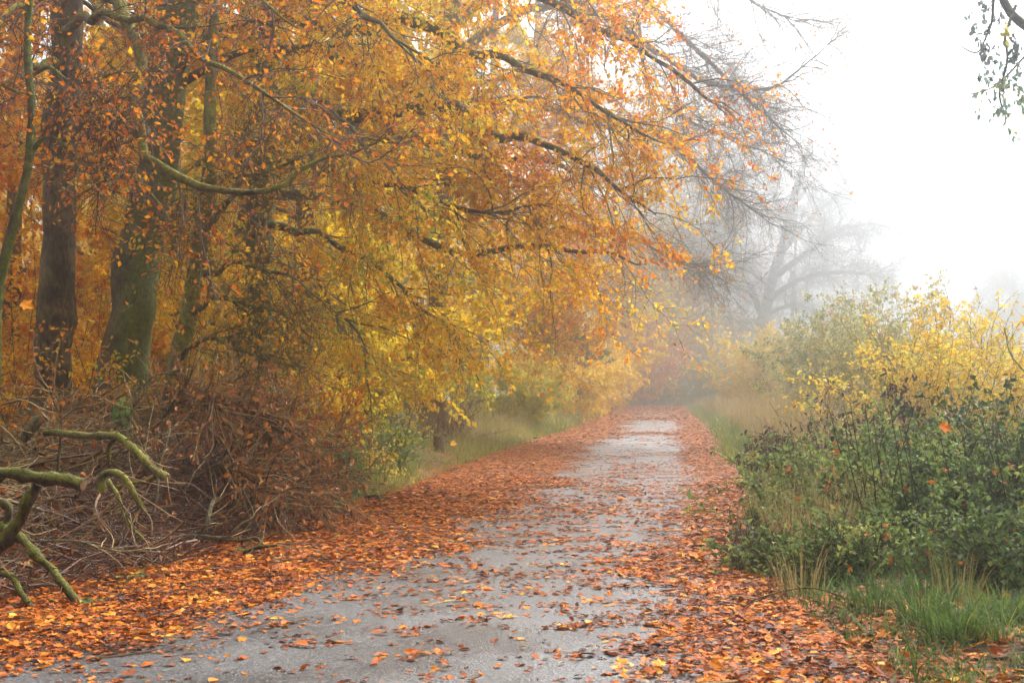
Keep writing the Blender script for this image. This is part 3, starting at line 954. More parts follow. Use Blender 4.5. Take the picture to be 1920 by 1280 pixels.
def bough(name, label, pts, r0, r1, bark='bk_log', forks=(), seed=1, cat='branch', group=None, n_tw=0, lump=.16, sides=9, cap=True, twl=(.2, .6), leaves=0):
    """a fallen or cut branch lying in the heap: wood with forks, and its own twigs"""
    rg = np.random.default_rng(seed)
    q = spline(pts, 30)
    root = thing(name, label, cat, q[0], group)
    s = np.linspace(0, 1, 30)
    q = q + np.stack([noise(q, .7, seed), noise(q, .7, seed + 1), noise(q, .5, seed + 2)], 1) * .012
    m = MB()
    m.tubes(q[None], (r0 + (r1 - r0) * s)[None] * 1.0, sides, lump=lump, lscale=.16, cap=cap)
    stem_ob = m.build('stem', M[bark], root, True)
    src = [q]
    for fp, fr0, fr1 in forks:
        f = spline(fp, 30)
        m = MB()
        m.tubes(f[None], (fr0 + (fr1 - fr0) * s)[None], sides - 1, lump=lump, lscale=.16, cap=True)
        m.build('fork', M[bark], stem_ob, True)
        src.append(f)
    if n_tw:
        A = np.array(src)
        pos, tan, i, t = sample_on(A, n_tw, .3, 1, rg)
        T = grow(pos, norm(tan * .8 + rg.normal(0, .5, (n_tw, 3))), rg.uniform(*twl, n_tw), 6, .2, (0, 0, -.1), rg)
        T[..., 2] = np.maximum(T[..., 2], ground_z(T[..., 0], T[..., 1]) + .01)
        Rt = taper(n_tw, 6, .006, .002)
        if n_tw < 30:
            for i in range(n_tw):
                m = MB()
                m.tubes(T[i:i + 1], Rt[i:i + 1], 4, tone=rg.random(1))
                m.build('twig', M['brush'], root)
        else:
            m = MB()
            m.tubes(T, Rt, 4, tone=rg.random(n_tw))
            m.build('twigs', M['brush'], root)
        if leaves:
            m = MB()
            scatter_leaves(m, T, leaves, rg, L=(.05, .08), tone=tone_noise(.6, .2, .5), kindl='oval', droop=.5)
            m.build('foliage', M['lf_dead'], root)
    return root


bough('cut_branch', 'thick yellow mossed sawn branch jutting right out of the heap', [at(-70, 960, 9.4), at(-10, 893, 9.35), at(40, 888, 9.3), at(100, 897, 9.2), at(158, 908, 9.1)], .044, .040,
      forks=[([at(72, 905, 9.25), at(52, 940, 9.3), at(30, 985, 9.35), at(-6, 1030, 9.4), at(-40, 1080, 9.45)], .038, .052)], seed=301, lump=.24, n_tw=9, twl=(.06, .25))
bough('mossy_branch', 'moss covered arm curving down onto the fallen leaves', [at(0, 990, 9.5), at(32, 1008, 9.4), at(70, 1038, 9.3), at(96, 1062, 9.25), at(112, 1090, 9.2), at(152, 1135, 9.1), at(168, 1160, 9.05)], .034, .024, seed=302, lump=.24, n_tw=8, twl=(.06, .22))
bough('mossy_branch', 'short mossy curve at the lower left corner of the heap', [at(-40, 1075, 9.3), at(0, 1072, 9.2), at(26, 1082, 9.15), at(42, 1108, 9.1), at(62, 1140, 9.05)], .026, .02, seed=303, lump=.22, n_tw=5, twl=(.06, .2))
bough('mossy_branch', 'hooked mossy branch under the sawn branch', [at(-30, 950, 9.6), at(0, 942, 9.55), at(18, 955, 9.5), at(16, 985, 9.5), at(26, 1010, 9.45)], .03, .025, seed=304)
bough('fallen_branch', 'long bent tan branch lying over the heap', [at(85, 812, 11.6), at(140, 816, 11.5), at(200, 819, 11.4), at(226, 818, 11.3), at(256, 845, 11.2), at(286, 872, 11.1), at(312, 896, 11)], .028, .034, 'bk_olive',
      forks=[([at(215, 820, 11.4), at(204, 840, 11.5), at(205, 870, 11.6)], .02, .016), ([at(300, 884, 11.1), at(280, 900, 11.15), at(250, 905, 11.2), at(218, 912, 11.2)], .018, .012)], seed=305, n_tw=14)
bough('fallen_branch', 'grey forked branch lying on leaves beside the lane', [at(318, 1012, 12.2), at(350, 1010, 12.15), at(382, 990, 12.1), at(392, 960, 12.2), at(405, 930, 12.3)], .036, .014, 'bk_drift',
      forks=[([at(365, 1004, 12.1), at(420, 1008, 11.9), at(450, 985, 11.9), at(480, 968, 11.9)], .022, .01), ([at(400, 1008, 12), at(450, 1013, 11.8), at(480, 1008, 11.75), at(492, 1020, 11.7)], .018, .01)], seed=306, n_tw=26)
bough('fallen_branch', 'dark stick pointing to the lane at the heap end', [at(452, 1032, 11.7), at(486, 1025, 11.65), at(520, 1021, 11.6)], .02, .012, 'bk_brown', seed=307, n_tw=4)
bough('fallen_branch', 'curled dark root like branch in the middle of the heap', [at(190, 925, 11), at(200, 890, 11), at(222, 882, 10.95), at(240, 896, 10.9), at(256, 930, 10.9), at(270, 960, 10.9)], .035, .018, 'bk_olive', seed=308, n_tw=12)
bough('fallen_branch', 'slanting olive stick from the heap down to the leaves', [at(200, 900, 11.3), at(230, 950, 11.1), at(248, 985, 11), at(270, 1012, 10.9)], .02, .012, 'bk_olive', seed=309, n_tw=12)
bough('fallen_branch', 'pale twig laid flat along the lower edge of the heap', [at(30, 1012, 10), at(110, 1016, 10), at(180, 1020, 10.1), at(240, 1030, 10.3), at(300, 1036, 10.6)], .009, .006, 'bk_drift', seed=310, n_tw=14)
bough('broken_branch', 'dark broken stump of a branch leaning left in the heap', [at(40, 822, 12), at(62, 798, 12), at(84, 782, 12)], .05, .042, 'bk_brown', seed=311)
bough('dry_sapling', 'upright pale dead stem with thin side twigs over the heap', [at(232, 830, 13), at(240, 790, 13), at(252, 745, 13), at(262, 712, 13)], .014, .006, 'bk_drift',
      forks=[([at(246, 770, 13), at(262, 735, 13), at(290, 705, 13), at(330, 700, 13)], .008, .004)], seed=312, n_tw=12)
bough('dry_sapling', 'crooked dark stem rising from the left brushwood', [at(106, 900, 11.6), at(108, 860, 11.6), at(112, 790, 11.6), at(110, 750, 11.6), at(86, 728, 11.6)], .013, .006, 'bk_brown', seed=313, n_tw=18, leaves=60)
bough('dry_sapling', 'forked grey branch standing behind the curled root', [at(290, 960, 11.8), at(296, 900, 11.8), at(310, 840, 11.9), at(322, 790, 12)], .016, .007, 'bk_drift',
      forks=[([at(298, 890, 11.8), at(270, 850, 12), at(262, 800, 12)], .01, .005)], seed=314, n_tw=22, leaves=40)
bough('fallen_branch', 'brown branch poking right toward the grass verge', [at(505, 880, 15.6), at(512, 866, 15.5), at(540, 862, 15.4), at(575, 874, 15.3), at(596, 905, 15.2)], .018, .009, 'bk_brown', seed=315, n_tw=16, leaves=120)
bough('fallen_branch', 'small upright twig at the verge below the dry grass', [at(672, 905, 18.2), at(680, 885, 18.2), at(696, 872, 18.2)], .014, .008, 'bk_brown', seed=316, n_tw=6)
bough('fallen_branch', 'short dark stick lying among leaves near the verge', [at(688, 932, 17.4), at(706, 930, 17.3), at(716, 942, 17.2)], .02, .012, 'bk_brown', seed=317, n_tw=4)
# dead beech boughs with brown leaves still on
for k, (px, py, D, ex, ey, lab) in enumerate([
        (330, 800, 14.2, 470, 770, 'dead beech bough with brown leaves, highest on the heap'),
        (400, 880, 14.6, 520, 800, 'dead bough of rusty leaves in the middle of the dead heap'),
        (440, 930, 14.2, 555, 905, 'dead bough of dull brown leaves drooping beside the lane'),
        (350, 900, 13.4, 480, 900, 'dead purple brown bough behind the grey forked branch'),
        (490, 900, 15.8, 575, 865, 'dead bough with coppery leaves reaching the green bramble'),
        (270, 830, 13.6, 380, 740, 'dead leafy bough above the curled root')]):
    a, b = at(px, py, D), at(ex, ey, D - .3)
    mid = (a + b) / 2 + [0, 0, .12]
    bough('dead_bough', lab, [a, mid, b, b + (b - mid) * .5 + [0, 0, -.15]], .018, .006, 'bk_brown', seed=330 + k, n_tw=120, leaves=400, twl=(.25, 1.0), group='dead leafy boughs on the heap')

for k, (pts, lab) in enumerate([
        ([at(392, 930, 14), at(400, 850, 14), at(425, 770, 14), at(440, 715, 14.1)], 'thin pale stem rising from the middle of the dead heap'),
        ([at(450, 950, 13.8), at(480, 880, 13.8), at(530, 800, 13.9), at(545, 752, 14)], 'leaning bare stem at the lane side of the dead heap'),
        ([at(350, 900, 13.6), at(335, 820, 13.6), at(300, 750, 13.7), at(292, 700, 13.8)], 'crooked brown stem leaning left out of the dead heap'),
        ([at(540, 930, 15.2), at(575, 880, 15.2), at(612, 820, 15.3), at(655, 796, 15.4)], 'bare tan stem reaching toward the lime green herbs'),
        ([at(20, 940, 12), at(60, 860, 12), at(130, 770, 12.2), at(175, 735, 12.3)], 'long straight brown stem slanting over the left brushwood')]):
    bough('dry_sapling', lab, pts, .013, .004, 'bk_drift' if k % 2 == 0 else 'bk_olive', seed=380 + k, sides=6, n_tw=22, twl=(.2, .7), leaves=40)

# ivy on an old post behind the heap
rng = np.random.default_rng(88)
root = thing('ivy_clad_post', 'short post wrapped in fresh green ivy behind the heap', 'post', at(230, 850, 13.6) * [1, 1, 0])
pp = spline([at(231, 905, 13.6), at(229, 800, 13.6), at(232, 752, 13.6)], 10)
m = MB()
m.tubes(pp[None], np.full((1, 10), .045), 8, lump=.15, cap=True)
m.build('post', M['bk_olive'], root, True)
m = MB()
ps, tn_, _, _ = sample_on(pp[None], 220, 0, 1, rng)
o = norm(rng.normal(size=(220, 3)) * [1, 1, .2])
m.leaves(ps + o * .07, o * .4 + [0, 0, -.8], o, rng.uniform(.05, .08, 220), rng.uniform(.05, .07, 220), rng.uniform(.45, .9, 220), kind='oval')
m.build('ivy', M['lf_green'], root)

# stump with a leaf-strewn plank, small marker stick
st = at(823, 858, 29)
root = thing('tree_stump', 'small weathered stump in the grass of the left verge', 'stump', st * [1, 1, 0])
q = spline([[st[0], 29, -.05], [st[0] + .01, 29, .25], [st[0], 29, .46]], 12)
m = MB()
m.tubes(q[None], np.array([[.17, .15, .135, .13, .125, .12, .12, .12, .118, .115, .115, .112]]), 12, lump=.10, cap=True)
m.build('trunk', M['bk_drift'], root, True)
q = spline([at(790, 846, 29), at(792, 820, 29), at(794, 808, 29)], 8)
m = MB()
m.tubes(q[None], taper(1, 8, .045, .04), 8, lump=.1, cap=True)
m.build('side_stake', M['bk_brown'], root, True)
q = spline([at(786, 822, 29), at(810, 818, 29), at(838, 814, 29)], 8)
m = MB()
m.tubes(q[None], np.full((1, 8), .035), 8, lump=.15, cap=True)
m.build('cross_rail', M['bk_drift'], root, True)
q = spline([at(1081, 778, 78), at(1084, 752, 78)], 6)
root = thing('marker_stick', 'small dark stick standing at the far left verge', 'stick', q[0])
m = MB()
m.tubes(q[None], taper(1, 6, .08, .06), 7, lump=.1, cap=True)
m.build('stake', M['bk_brown'], root, True)
q = spline([at(1082, 758, 78), at(1090, 754, 77.9)], 5)
m = MB()
m.tubes(q[None], taper(1, 5, .025, .015), 6)
m.build('snag', M['bk_brown'], root, True)

# ------------------------------------------------------------------ right side: hedge, brambles, grasses
RIGHT = [
    ('maple_shrub', 'misty golden bush, the farthest of the right hand hedge', 1432, 78, 2.1, 1.8, 5.2, 70, 14000, 'lf_hazel', 'twig_grey', .58, (.13, .2)),
    ('hedge_shrub', 'pale bush filling the hedge behind the golden one', 1545, 70, 2.4, 1.8, 4.6, 70, 13000, 'lf_greybush', 'twig_grey', .62, (.12, .18)),
    ('hedge_shrub', 'grey green hedge bush between the two golden ones', 1590, 44, 1.9, 1.5, 4.2, 80, 17000, 'lf_greybush', 'twig_grey', .45, (.08, .12)),
    ('hedge_shrub', 'brownish twiggy hedge bush behind the yellow hazel', 1680, 33, 1.5, 1.1, 3.8, 80, 15000, 'lf_greybush', 'twig_red', .66, (.06, .09)),
    ('hazel_shrub', 'bright yellow hazel towering over the brambles', 1790, 21, 1.1, .9, 2.75, 60, 11000, 'lf_hazel', 'twig', .60, (.05, .08)),
    ('hazel_shrub', 'dull yellow hazel at the right edge of the view', 1915, 22, 1.0, .9, 2.6, 56, 10000, 'lf_hazel', 'twig', .55, (.045, .07)),
    ('ivy_bush', 'dark glossy ivy bush against the right edge', 1925, 12.2, .42, .5, 1.62, 20, 2800, 'lf_ivy', 'twig', .45, (.04, .065)),
    ('withered_shrub', 'withered purple brown plant under the yellow hazel', 1668, 15.2, .35, .3, 1.42, 14, 700, 'lf_dark', 'twig_red', .5, (.06, .1)),
    ('withered_shrub', 'withered dark plant leaning over the leafy lane side', 1475, 15.2, .30, .35, 1.05, 14, 650, 'lf_dark', 'twig_red', .4, (.05, .08)),
    ('withered_shrub', 'low black brown weeds on the edge of the orange leaves', 1398, 11.6, .10, .15, .42, 7, 90, 'lf_dark', 'twig', .3, (.03, .05)),
    ('withered_shrub', 'dark withered weeds between bramble and grey green bush', 1560, 17.5, .4, .4, 1.2, 18, 800, 'lf_dark', 'twig_red', .45, (.05, .08)),
    ('bramble', 'sage green bramble mound nearest the leafy lane', 1530, 13.2, .55, .8, .92, 33, 4500, 'lf_bramble', 'twig', .58, (0.035, 0.057)),
    ('bramble', 'green bramble mound below the yellow hazel', 1690, 13.2, .60, .8, 1.12, 36, 5100, 'lf_bramble', 'twig', .55, (0.035, 0.057)),
    ('bramble', 'deep green bramble mound under the ivy bush', 1850, 11.8, .55, .7, 1.02, 33, 4500, 'lf_bramble', 'twig', .45, (0.035, 0.057)),
    ('bramble', 'bramble with dark upright canes in front of the green mounds', 1730, 11.6, .50, .5, .88, 28, 3600, 'lf_bramble', 'twig', .5, (0.035, 0.057)),
    ('bramble', 'blue green bramble at the lane edge with broad leaves', 1425, 11.0, .22, .3, .36, 18, 630, 'lf_bramble', 'twig', .42, (0.039, 0.066)),
    ('bramble', 'low bramble above the grass tufts at lower right', 1660, 10.2, .5, .4, .50, 26, 2250, 'lf_bramble', 'twig', .5, (0.031, 0.053)),
    ('bramble', 'shadowed dark bramble by the lower right edge', 1880, 9.6, .35, .4, .58, 28, 2100, 'lf_bramble', 'twig', .28, (0.035, 0.057)),
    ('bramble', 'small bramble creeping under the tan grass clump', 1540, 10.4, .42, .4, .40, 23, 1650, 'lf_bramble', 'twig', .48, (0.031, 0.049)),
]
for k, (nm, lab, px, D, rx, ry, h, ns, nl, lm, tw, tn, L) in enumerate(RIGHT):
    br = nm == 'bramble'
    wd = nm == 'withered_shrub'
    h *= 1.28 if br and h > .8 else 1.1
    shrub(nm, lab, gx_of(px, D), D, rx, ry, h, ns, nl, lm, tw, seed=400 + k, n_tw=ns * (22 if h > 1.3 else 14), out=.9 if br else .7,
          arch=-.9 if br else (-.3 if wd else -.4), leaf=dict(L=L, tone=tone_noise(tn, .24, .5, k), wr=.72 if not wd else .45, flat=.55 if br else .9, droop=.1 if br else (.9 if wd else .35)),
          kindl='oval' if D < 17 else 'quad', twl=(.12, .35) if h < 1.3 else (.2, .5), stem_r=.006)

# a few broad golden leaves on long hazel shoots, tall canes
rng = np.random.default_rng(91)
root = thing('cane_clump', 'tall dark leafless canes rising through the brambles', 'canes', (gx_of(1760, 11.4), 11.4, 0))
for k in range(34):
    px, D = rng.uniform(1600, 1910), rng.uniform(10.8, 12.6)
    x = gx_of(px, D)
    z = float(ground_z(x, D))
    q = grow(np.array([[x, D, z]]), np.array([[rng.normal(-.12, .12), rng.normal(0, .1), 1]]), np.array([rng.uniform(.8, 1.25)]), 10, .04, (0, 0, -.05), rng)
    m = MB()
    m.tubes(q, taper(1, 10, .0065, .003), 5, tone=rng.uniform(0, .4))
    m.build('cane', M['twig'], root)
for k, (p, lab) in enumerate([([at(1510, 832, 14.4), at(1480, 800, 14.5), at(1440, 752, 14.7)], 'thin green shoot slanting left over the dark withered plant'),
                              ([at(1505, 860, 13.2), at(1460, 846, 13.2), at(1434, 824, 13.2)], 'stiff brown shoot poking out of the nearest green mound'),
                              ([at(1920, 700, 12.5), at(1895, 660, 12.6), at(1880, 610, 12.7)], 'thin brown shoot above the dark glossy ivy')]):
    bough('bare_shoot', lab, p, .008, .004, 'bk_olive', seed=470 + k, sides=6, n_tw=3, twl=(.05, .15))
bough('bare_shoot', 'arched bramble runner touching the fallen leaves', [at(1580, 1118, 8.9), at(1520, 1104, 8.9), at(1460, 1104, 8.9), at(1420, 1118, 8.85), at(1392, 1136, 8.8)], .006, .004, 'bk_brown', seed=475, sides=6, n_tw=6, twl=(.06, .2))
bough('bare_shoot', 'dark stick leaning in the dim grass at lower right', [at(1618, 1092, 9.2), at(1640, 1060, 9.2), at(1656, 1043, 9.2)], .009, .005, 'bk_brown', seed=476, sides=6, n_tw=2, twl=(.05, .12))


def grass_field(name, n, area, Hr, tone, mat, seed, dens=None, Wr=(.006, .011), lean=.45, k='stuff'):
    """area(n, rng) -> x, y"""
    rg = np.random.default_rng(seed)
    x, y = area(n, rg)
    p = np.stack([x, y, ground_z(x, y) - .01], 1)
    H = rg.uniform(*Hr, n) * np.clip(1 + .5 * noise(p, 1.4, seed), .35, 1.7)
    sx = (823 - 960) / F * p[:, 1]
    clear = (np.abs(p[:, 0] - sx) < .34) & (p[:, 1] > 22) & (p[:, 1] < 29.3)
    H = np.where(clear, H * .35, H)
    if dens is not None:
        kp = rg.random(n) < dens(p)
        p, H = p[kp], H[kp]
    n = len(p)
    ln = rg.normal(0, lean, (n, 3)) * [1, 1, 0]
    m = MB()
    m.blades(p, H, ln, rg.uniform(*Wr, n), np.clip(tone + .15 * noise(p, .9, seed) + rg.normal(0, .14, n), 0, 1))
    o = m.build(name, M[mat])
    kind(o, k)
    return o


def band(side, y0, y1, d0, d1, pw=1.0):
    def f(n, rg):
        y = y0 + (y1 - y0) * rg.random(n) ** pw
        d = d0 + (d1 - d0) * rg.random(n)
        return (edge_l(y) - d, y) if side == 'l' else (edge_r(y) + d, y)
    return f


grass_field('verge_grass', 17000, band('l', 17, 45, 0, 2.2, 1.2), (.10, .34), .68, 'grass', 501, Wr=(.008, .014), dens=lambda p: np.clip(.75 + .5 * noise(p, 1.5, 3), .1, 1))
grass_field('verge_grass', 15000, band('l', 44, 122, -.1, 4.0, 1.3), (.15, .55), .64, 'grass', 502, Wr=(.025, .05))
grass_field('dry_grass', 9000, band('l', 17.5, 60, .5, 3.0, 1.4), (.25, .8), .55, 'straw', 503, Wr=(.006, .012), lean=.35, dens=lambda p: np.clip(.5 + .8 * noise(p, 1.6, 4), 0, 1))
grass_field('verge_grass', 14000, band('r', 15.5, 115, -.15, 1.6, 1.5), (.12, .40), .48, 'grass', 504, Wr=(.011, .03))
grass_field('dry_grass', 14000, band('r', 15.5, 60, .6, 2.8, 1.2), (.4, 1.15), .52, 'straw', 505, Wr=(.006, .014), lean=.25, dens=lambda p: np.clip(.65 + .6 * noise(p, 2.2, 4), .05, 1))
grass_field('dry_grass', 9000, band('r', 58, 116, .8, 4.5, 1.0), (.3, .75), .35, 'straw', 510, Wr=(.02, .04), lean=.25)
grass_field('field_grass', 16000, lambda n, rg: (rg.uniform(-4, 50, n), rg.uniform(119, 180, n)), (.3, .9), .35, 'grass', 506, Wr=(.05, .1))
grass_field('field_grass', 9000, lambda n, rg: (rg.uniform(8, 36, n), rg.uniform(20, 118, n)), (.2, .7), .45, 'grass', 507, Wr=(.03, .06), dens=lambda p: (p[:, 0] > edge_r(p[:, 1]) + 2.3).astype(float))
grass_field('field_grass', 26000, lambda n, rg: (rg.uniform(3.2, 16, n), rg.uniform(3, 24, n)), (.08, .28), .42, 'grass', 511, Wr=(.012, .022), dens=lambda p: (p[:, 0] > edge_r(p[:, 1]) + 1.6).astype(float))
grass_field('woodland_herbs', 5000, band('l', 15, 40, 2.0, 7.0), (.1, .4), .55, 'grass', 508, Wr=(.01, .02), dens=lambda p: np.clip(.3 + .6 * noise(p, 2, 2), 0, 1))
grass_field('verge_grass', 12000, lambda n, rg: (lambda y: (edge_r(y) - .2 + rg.random(n) ** .8 * 2.2, y))(rg.uniform(6.2, 11.5, n)), (.06, .20), .26, 'grass', 509, Wr=(.005, .011), lean=.8,
            dens=lambda p: np.clip(.75 + .9 * noise(p, .8, 3), 0, 1) * np.clip((p[:, 0] - edge_r(p[:, 1]) + .25) / .4, .1, 1))

for k, (px, D, n, h, tn, mt, lab) in enumerate([
        (1730, 8.3, 230, .30, .22, 'grass', 'lush dark green grass tuft beneath the low bramble'),
        (1790, 7.7, 260, .26, .34, 'grass', 'fresh green grass tuft nearest the lower right corner'),
        (1640, 8.9, 150, .22, .25, 'grass', 'small bluish grass tuft beside the arched runner'),
        (1880, 8.2, 160, .24, .42, 'grass', 'yellowish grass tuft at the right edge below the dark bramble'),
        (1545, 10.8, 120, .62, .55, 'straw', 'tan dry grass clump standing at the lane edge'),
        (1790, 9.0, 70, .34, .15, 'straw', 'bent olive dry grass clump in front of the shadowed bramble'),
        (1475, 11.6, 140, .70, .5, 'straw', 'tall tan grass clump between dark weeds and green mound'),
        (1585, 11.6, 120, .75, .4, 'straw', 'pale dry grass standing in the middle of the brambles'),
        (1430, 13.4, 130, .65, .55, 'straw', 'thin tan grass clump behind the blue green bramble'),
        (1500, 9.6, 60, .40, .45, 'straw', 'thin straw stalks leaning over the small bramble')]):
    rg = np.random.default_rng(520 + k)
    x = gx_of(px, D)
    root = thing('grass_tuft', lab, 'grass', (x, D, float(ground_z(x, D))))
    m = MB()
    a, r_ = rg.uniform(0, 6.283, n), .16 * np.sqrt(rg.random(n))
    p = np.stack([x + r_ * np.cos(a), D + r_ * np.sin(a), 0 * a], 1)
    p[:, 2] = ground_z(p[:, 0], p[:, 1]) - .01
    ln = np.stack([np.cos(a), np.sin(a), 0 * a], 1) * rg.uniform(.1, 1.0, n)[:, None] * (1 if mt == 'grass' else .5)
    m.blades(p, h * rg.uniform(.5, 1.2, n), ln, rg.uniform(.004, .009, n) if mt == 'grass' else rg.uniform(.003, .006, n), np.clip(tn + rg.normal(0, .15, n), 0, 1), K=6)
    m.build('blades', M[mt], root)
    m = MB()
    kk = n // 6
    m.blades(p[:kk], h * .6 * rg.uniform(.4, 1, kk), ln[:kk] * 1.5, rg.uniform(.004, .008, kk), np.clip(rg.normal(.75, .15, kk), 0, 1), K=5)
    m.build('withered_blades', M['straw'], root)

# the maple standing outside the view on the right: its bough and drooping sprays hang in at the top
tx, ty = 5.4, 10.4
tree('maple_tree', 'grey maple bough with drooping blue green sprays at the upper right corner', [[tx, ty, -.1], [tx, ty, 1.2], [tx - .1, ty, 3.4], [tx - .25, ty, 6], [tx - .2, ty, 9]], .22, .12,
     limbs=[([[tx - .05, ty, 2.6], at(2060, 130, 10.2), at(1960, 55, 10), at(1900, 5, 9.9), at(1870, -60, 9.8), at(1820, -160, 9.7)], .085),
            ([at(1905, 10, 9.9), at(1888, 60, 9.85), at(1895, 120, 9.8), at(1885, 170, 9.8), at(1893, 215, 9.8), at(1872, 245, 9.8)], .010),
            ([at(1870, -40, 9.8), at(1862, 20, 9.8), at(1850, 70, 9.8), at(1838, 100, 9.8), at(1800, 85, 9.8)], .009),
            ([at(1960, 50, 10), at(1935, 95, 9.9), at(1900, 140, 9.9), at(1870, 160, 9.9), at(1830, 168, 9.9)], .009)],
     auto=dict(n=5, z0=5.2, length=(1.6, 2.6), rise=(.4, 1), r=(.03, .05), sway=(.7, 0, 0)),
     bark='bk_grey', seed=601, K=30, sides=12, flare=1.4)
rng = np.random.default_rng(602)
root = bpy.data.objects['maple_tree']
m, ml = MB(), MB()
sp = []
for a, b in [((1868, -30), (1850, 115)), ((1850, -20), (1828, 20)), ((1880, 0), (1852, 140)), ((1862, 60), (1842, 90)), ((1893, 40), (1905, 100)), ((1895, 150), (1838, 172)), ((1890, 175), (1870, 200)), ((1890, 212), (1872, 250)), ((1905, 60), (1915, 190)), ((1852, -30), (1836, 55)), ((1900, 130), (1862, 152))]:
    A, B = at(*a, 9.8 + rng.normal(0, .12)), at(*b, 9.75 + rng.normal(0, .12))
    sp.append(spline([A, (A + B) / 2 + rng.normal(0, .02, 3), B], 8))
sp = np.array(sp)
m.tubes(sp, taper(len(sp), 8, .004, .0015), 4, tone=.4)
pos, tan, _, _ = sample_on(sp, 70, .1, 1, rng)
T = grow(pos, norm(tan * .5 + rng.normal(0, .5, (70, 3)) + [0, 0, -.5]), rng.uniform(.06, .16, 70), 4, .15, (0, 0, -.2), rng)
m.tubes(T, taper(70, 4, .002, .001), 3, tone=.4)
m.build('twigs', M['twig_grey'], root)
scatter_leaves(ml, T, 300, rng, L=(.030, .058), wr=.6, tone=lambda p: .25 + .45 * np.clip((3.85 - p[:, 2]) / .4, 0, 1), droop=1.0, kindl='oval', off=.012)
yl = at(1893, 50, 9.7) + rng.normal(0, .03, (9, 3))
ml.leaves(yl, rng.normal(0, .5, (9, 3)) + [0, 0, -.7], updir(rng, 9, 1), .05, .035, 1.0, kind='oval')
ml.build('foliage', M['lf_teal'], root)

# ------------------------------------------------------------------ far trees in the fog
rng = np.random.default_rng(7)


def fog_tree(name, label, foot, top, r0, limbs, seed, leaf=0, sc=1.9, auto=None, n2=260, n3=3200, n4=3500, tone=.4, lm='lf_greybush', r2=(.015, .04)):
    t = tree(name, label, [foot] + list(top), r0, r0 * .35, limbs=limbs, auto=auto,
             work=dict(n2=n2, len2=(1.6 * sc, 3.6 * sc), n3=n3, len3=(.7 * sc, 1.6 * sc), n4=n4, len4=(.4 * sc, .9 * sc), trop2=(0, 0, -.1), wig=.25, r2=(r2[0] * sc, r2[1] * sc), rs=7.0),
             leaf=dict(n=leaf, L=(.11 * sc, .17 * sc), tone=tone_noise(tone, .15, 3), off=.1) if leaf else None, bark='bk_grey', twig='twig_grey', lmat=lm, seed=seed, K=24, sides=9)
    return t


D = 170
fog_tree('oak_tree', 'big bare oak fading into fog above the golden bush', at(1425, 740, D) * [1, 1, 0], [at(1418, 690, D), at(1440, 560, D), at(1470, 450, D), at(1500, 330, D), at(1520, 262, D)], .95,
         [([at(1420, 680, D), at(1380, 660, D - 1), at(1330, 650, D - 2), at(1305, 625, D - 2), at(1280, 585, D - 2), at(1265, 540, D - 2)], 0.48),
          ([at(1432, 600, D), at(1400, 520, D - 1), at(1370, 440, D - 2), at(1345, 360, D - 2), at(1340, 300, D - 2)], 0.48),
          ([at(1450, 520, D), at(1520, 470, D - 2), at(1580, 430, D - 3), at(1640, 420, D - 3), at(1690, 440, D - 3)], 0.45),
          ([at(1460, 480, D), at(1530, 400, D + 2), at(1590, 350, D + 2), at(1640, 330, D + 2)], 0.38),
          ([at(1440, 560, D), at(1510, 520, D), at(1580, 510, D - 1), at(1650, 520, D - 2), at(1672, 545, D - 2)], 0.38),
          ([at(1435, 590, D), at(1490, 570, D - 2), at(1530, 590, D - 3), at(1560, 625, D - 3)], 0.26),
          ([at(1480, 420, D), at(1440, 340, D), at(1420, 280, D)], 0.32),
          ([at(1445, 540, D), at(1380, 480, D + 2), at(1320, 460, D + 2), at(1290, 470, D + 2)], 0.32),
          ([at(1490, 380, D), at(1550, 310, D), at(1590, 280, D)], 0.29)], 701, leaf=1500, n2=520, n3=6500, n4=6000, tone=.25)
D = 130
fog_tree('ash_tree', 'slender foggy tree behind the bare tips of the beech', at(1250, 740, D) * [1, 1, 0], [at(1262, 600, D), at(1290, 450, D), at(1330, 300, D), at(1345, 200, D)], .28, [], 702, leaf=4200,
         auto=dict(n=16, z0=2.5, length=(6, 9.5), rise=(.2, .9), r=(.1, .2)), n2=300, n3=3200, n4=3000, tone=.5)
D = 110
fog_tree('beech_tree', 'misty russet tree leaning over the bend of the lane', at(1120, 745, D) * [1, 1, 0], [at(1125, 600, D), at(1140, 450, D), at(1160, 300, D), at(1165, 150, D)], .3, [], 703, leaf=15000,
         auto=dict(n=18, z0=2.0, length=(6, 9), rise=(.1, .7), r=(.1, .2)), n2=300, n3=3200, n4=0, tone=.62, lm='lf_yellow')
D = 200
fog_tree('oak_tree', 'round pale tree almost lost in fog at the far right', at(1905, 720, D) * [1, 1, 0], [at(1903, 640, D), at(1900, 560, D), at(1896, 490, D)], .35, [], 704, leaf=5000,
         auto=dict(n=16, z0=2.0, length=(7, 10), rise=(.2, 1.0), r=(.12, .24)), n2=280, n3=3600, n4=4200, tone=.2)
D = 185
for k, (px, lab) in enumerate([(1330, 'dim tree behind the leaning oak, over the end of the lane'), (1230, 'dim tree left of the lane end, deepest in the fog'), (1480, 'dim low tree right behind the big oak')]):
    fog_tree('distant_tree', lab, at(px, 725, D + 4 * k) * [1, 1, 0], [at(px + 5, 600, D + 4 * k), at(px + 12, 470, D + 4 * k), at(px + 10, 400, D + 4 * k)], .4, [], 710 + k, leaf=1600,
             auto=dict(n=14, z0=2.0, length=(7, 11), rise=(.2, .9), r=(.14, .24)), n2=200, n3=2200, n4=800, tone=.3)

# ------------------------------------------------------------------ fallen leaves
rng = np.random.default_rng(801)


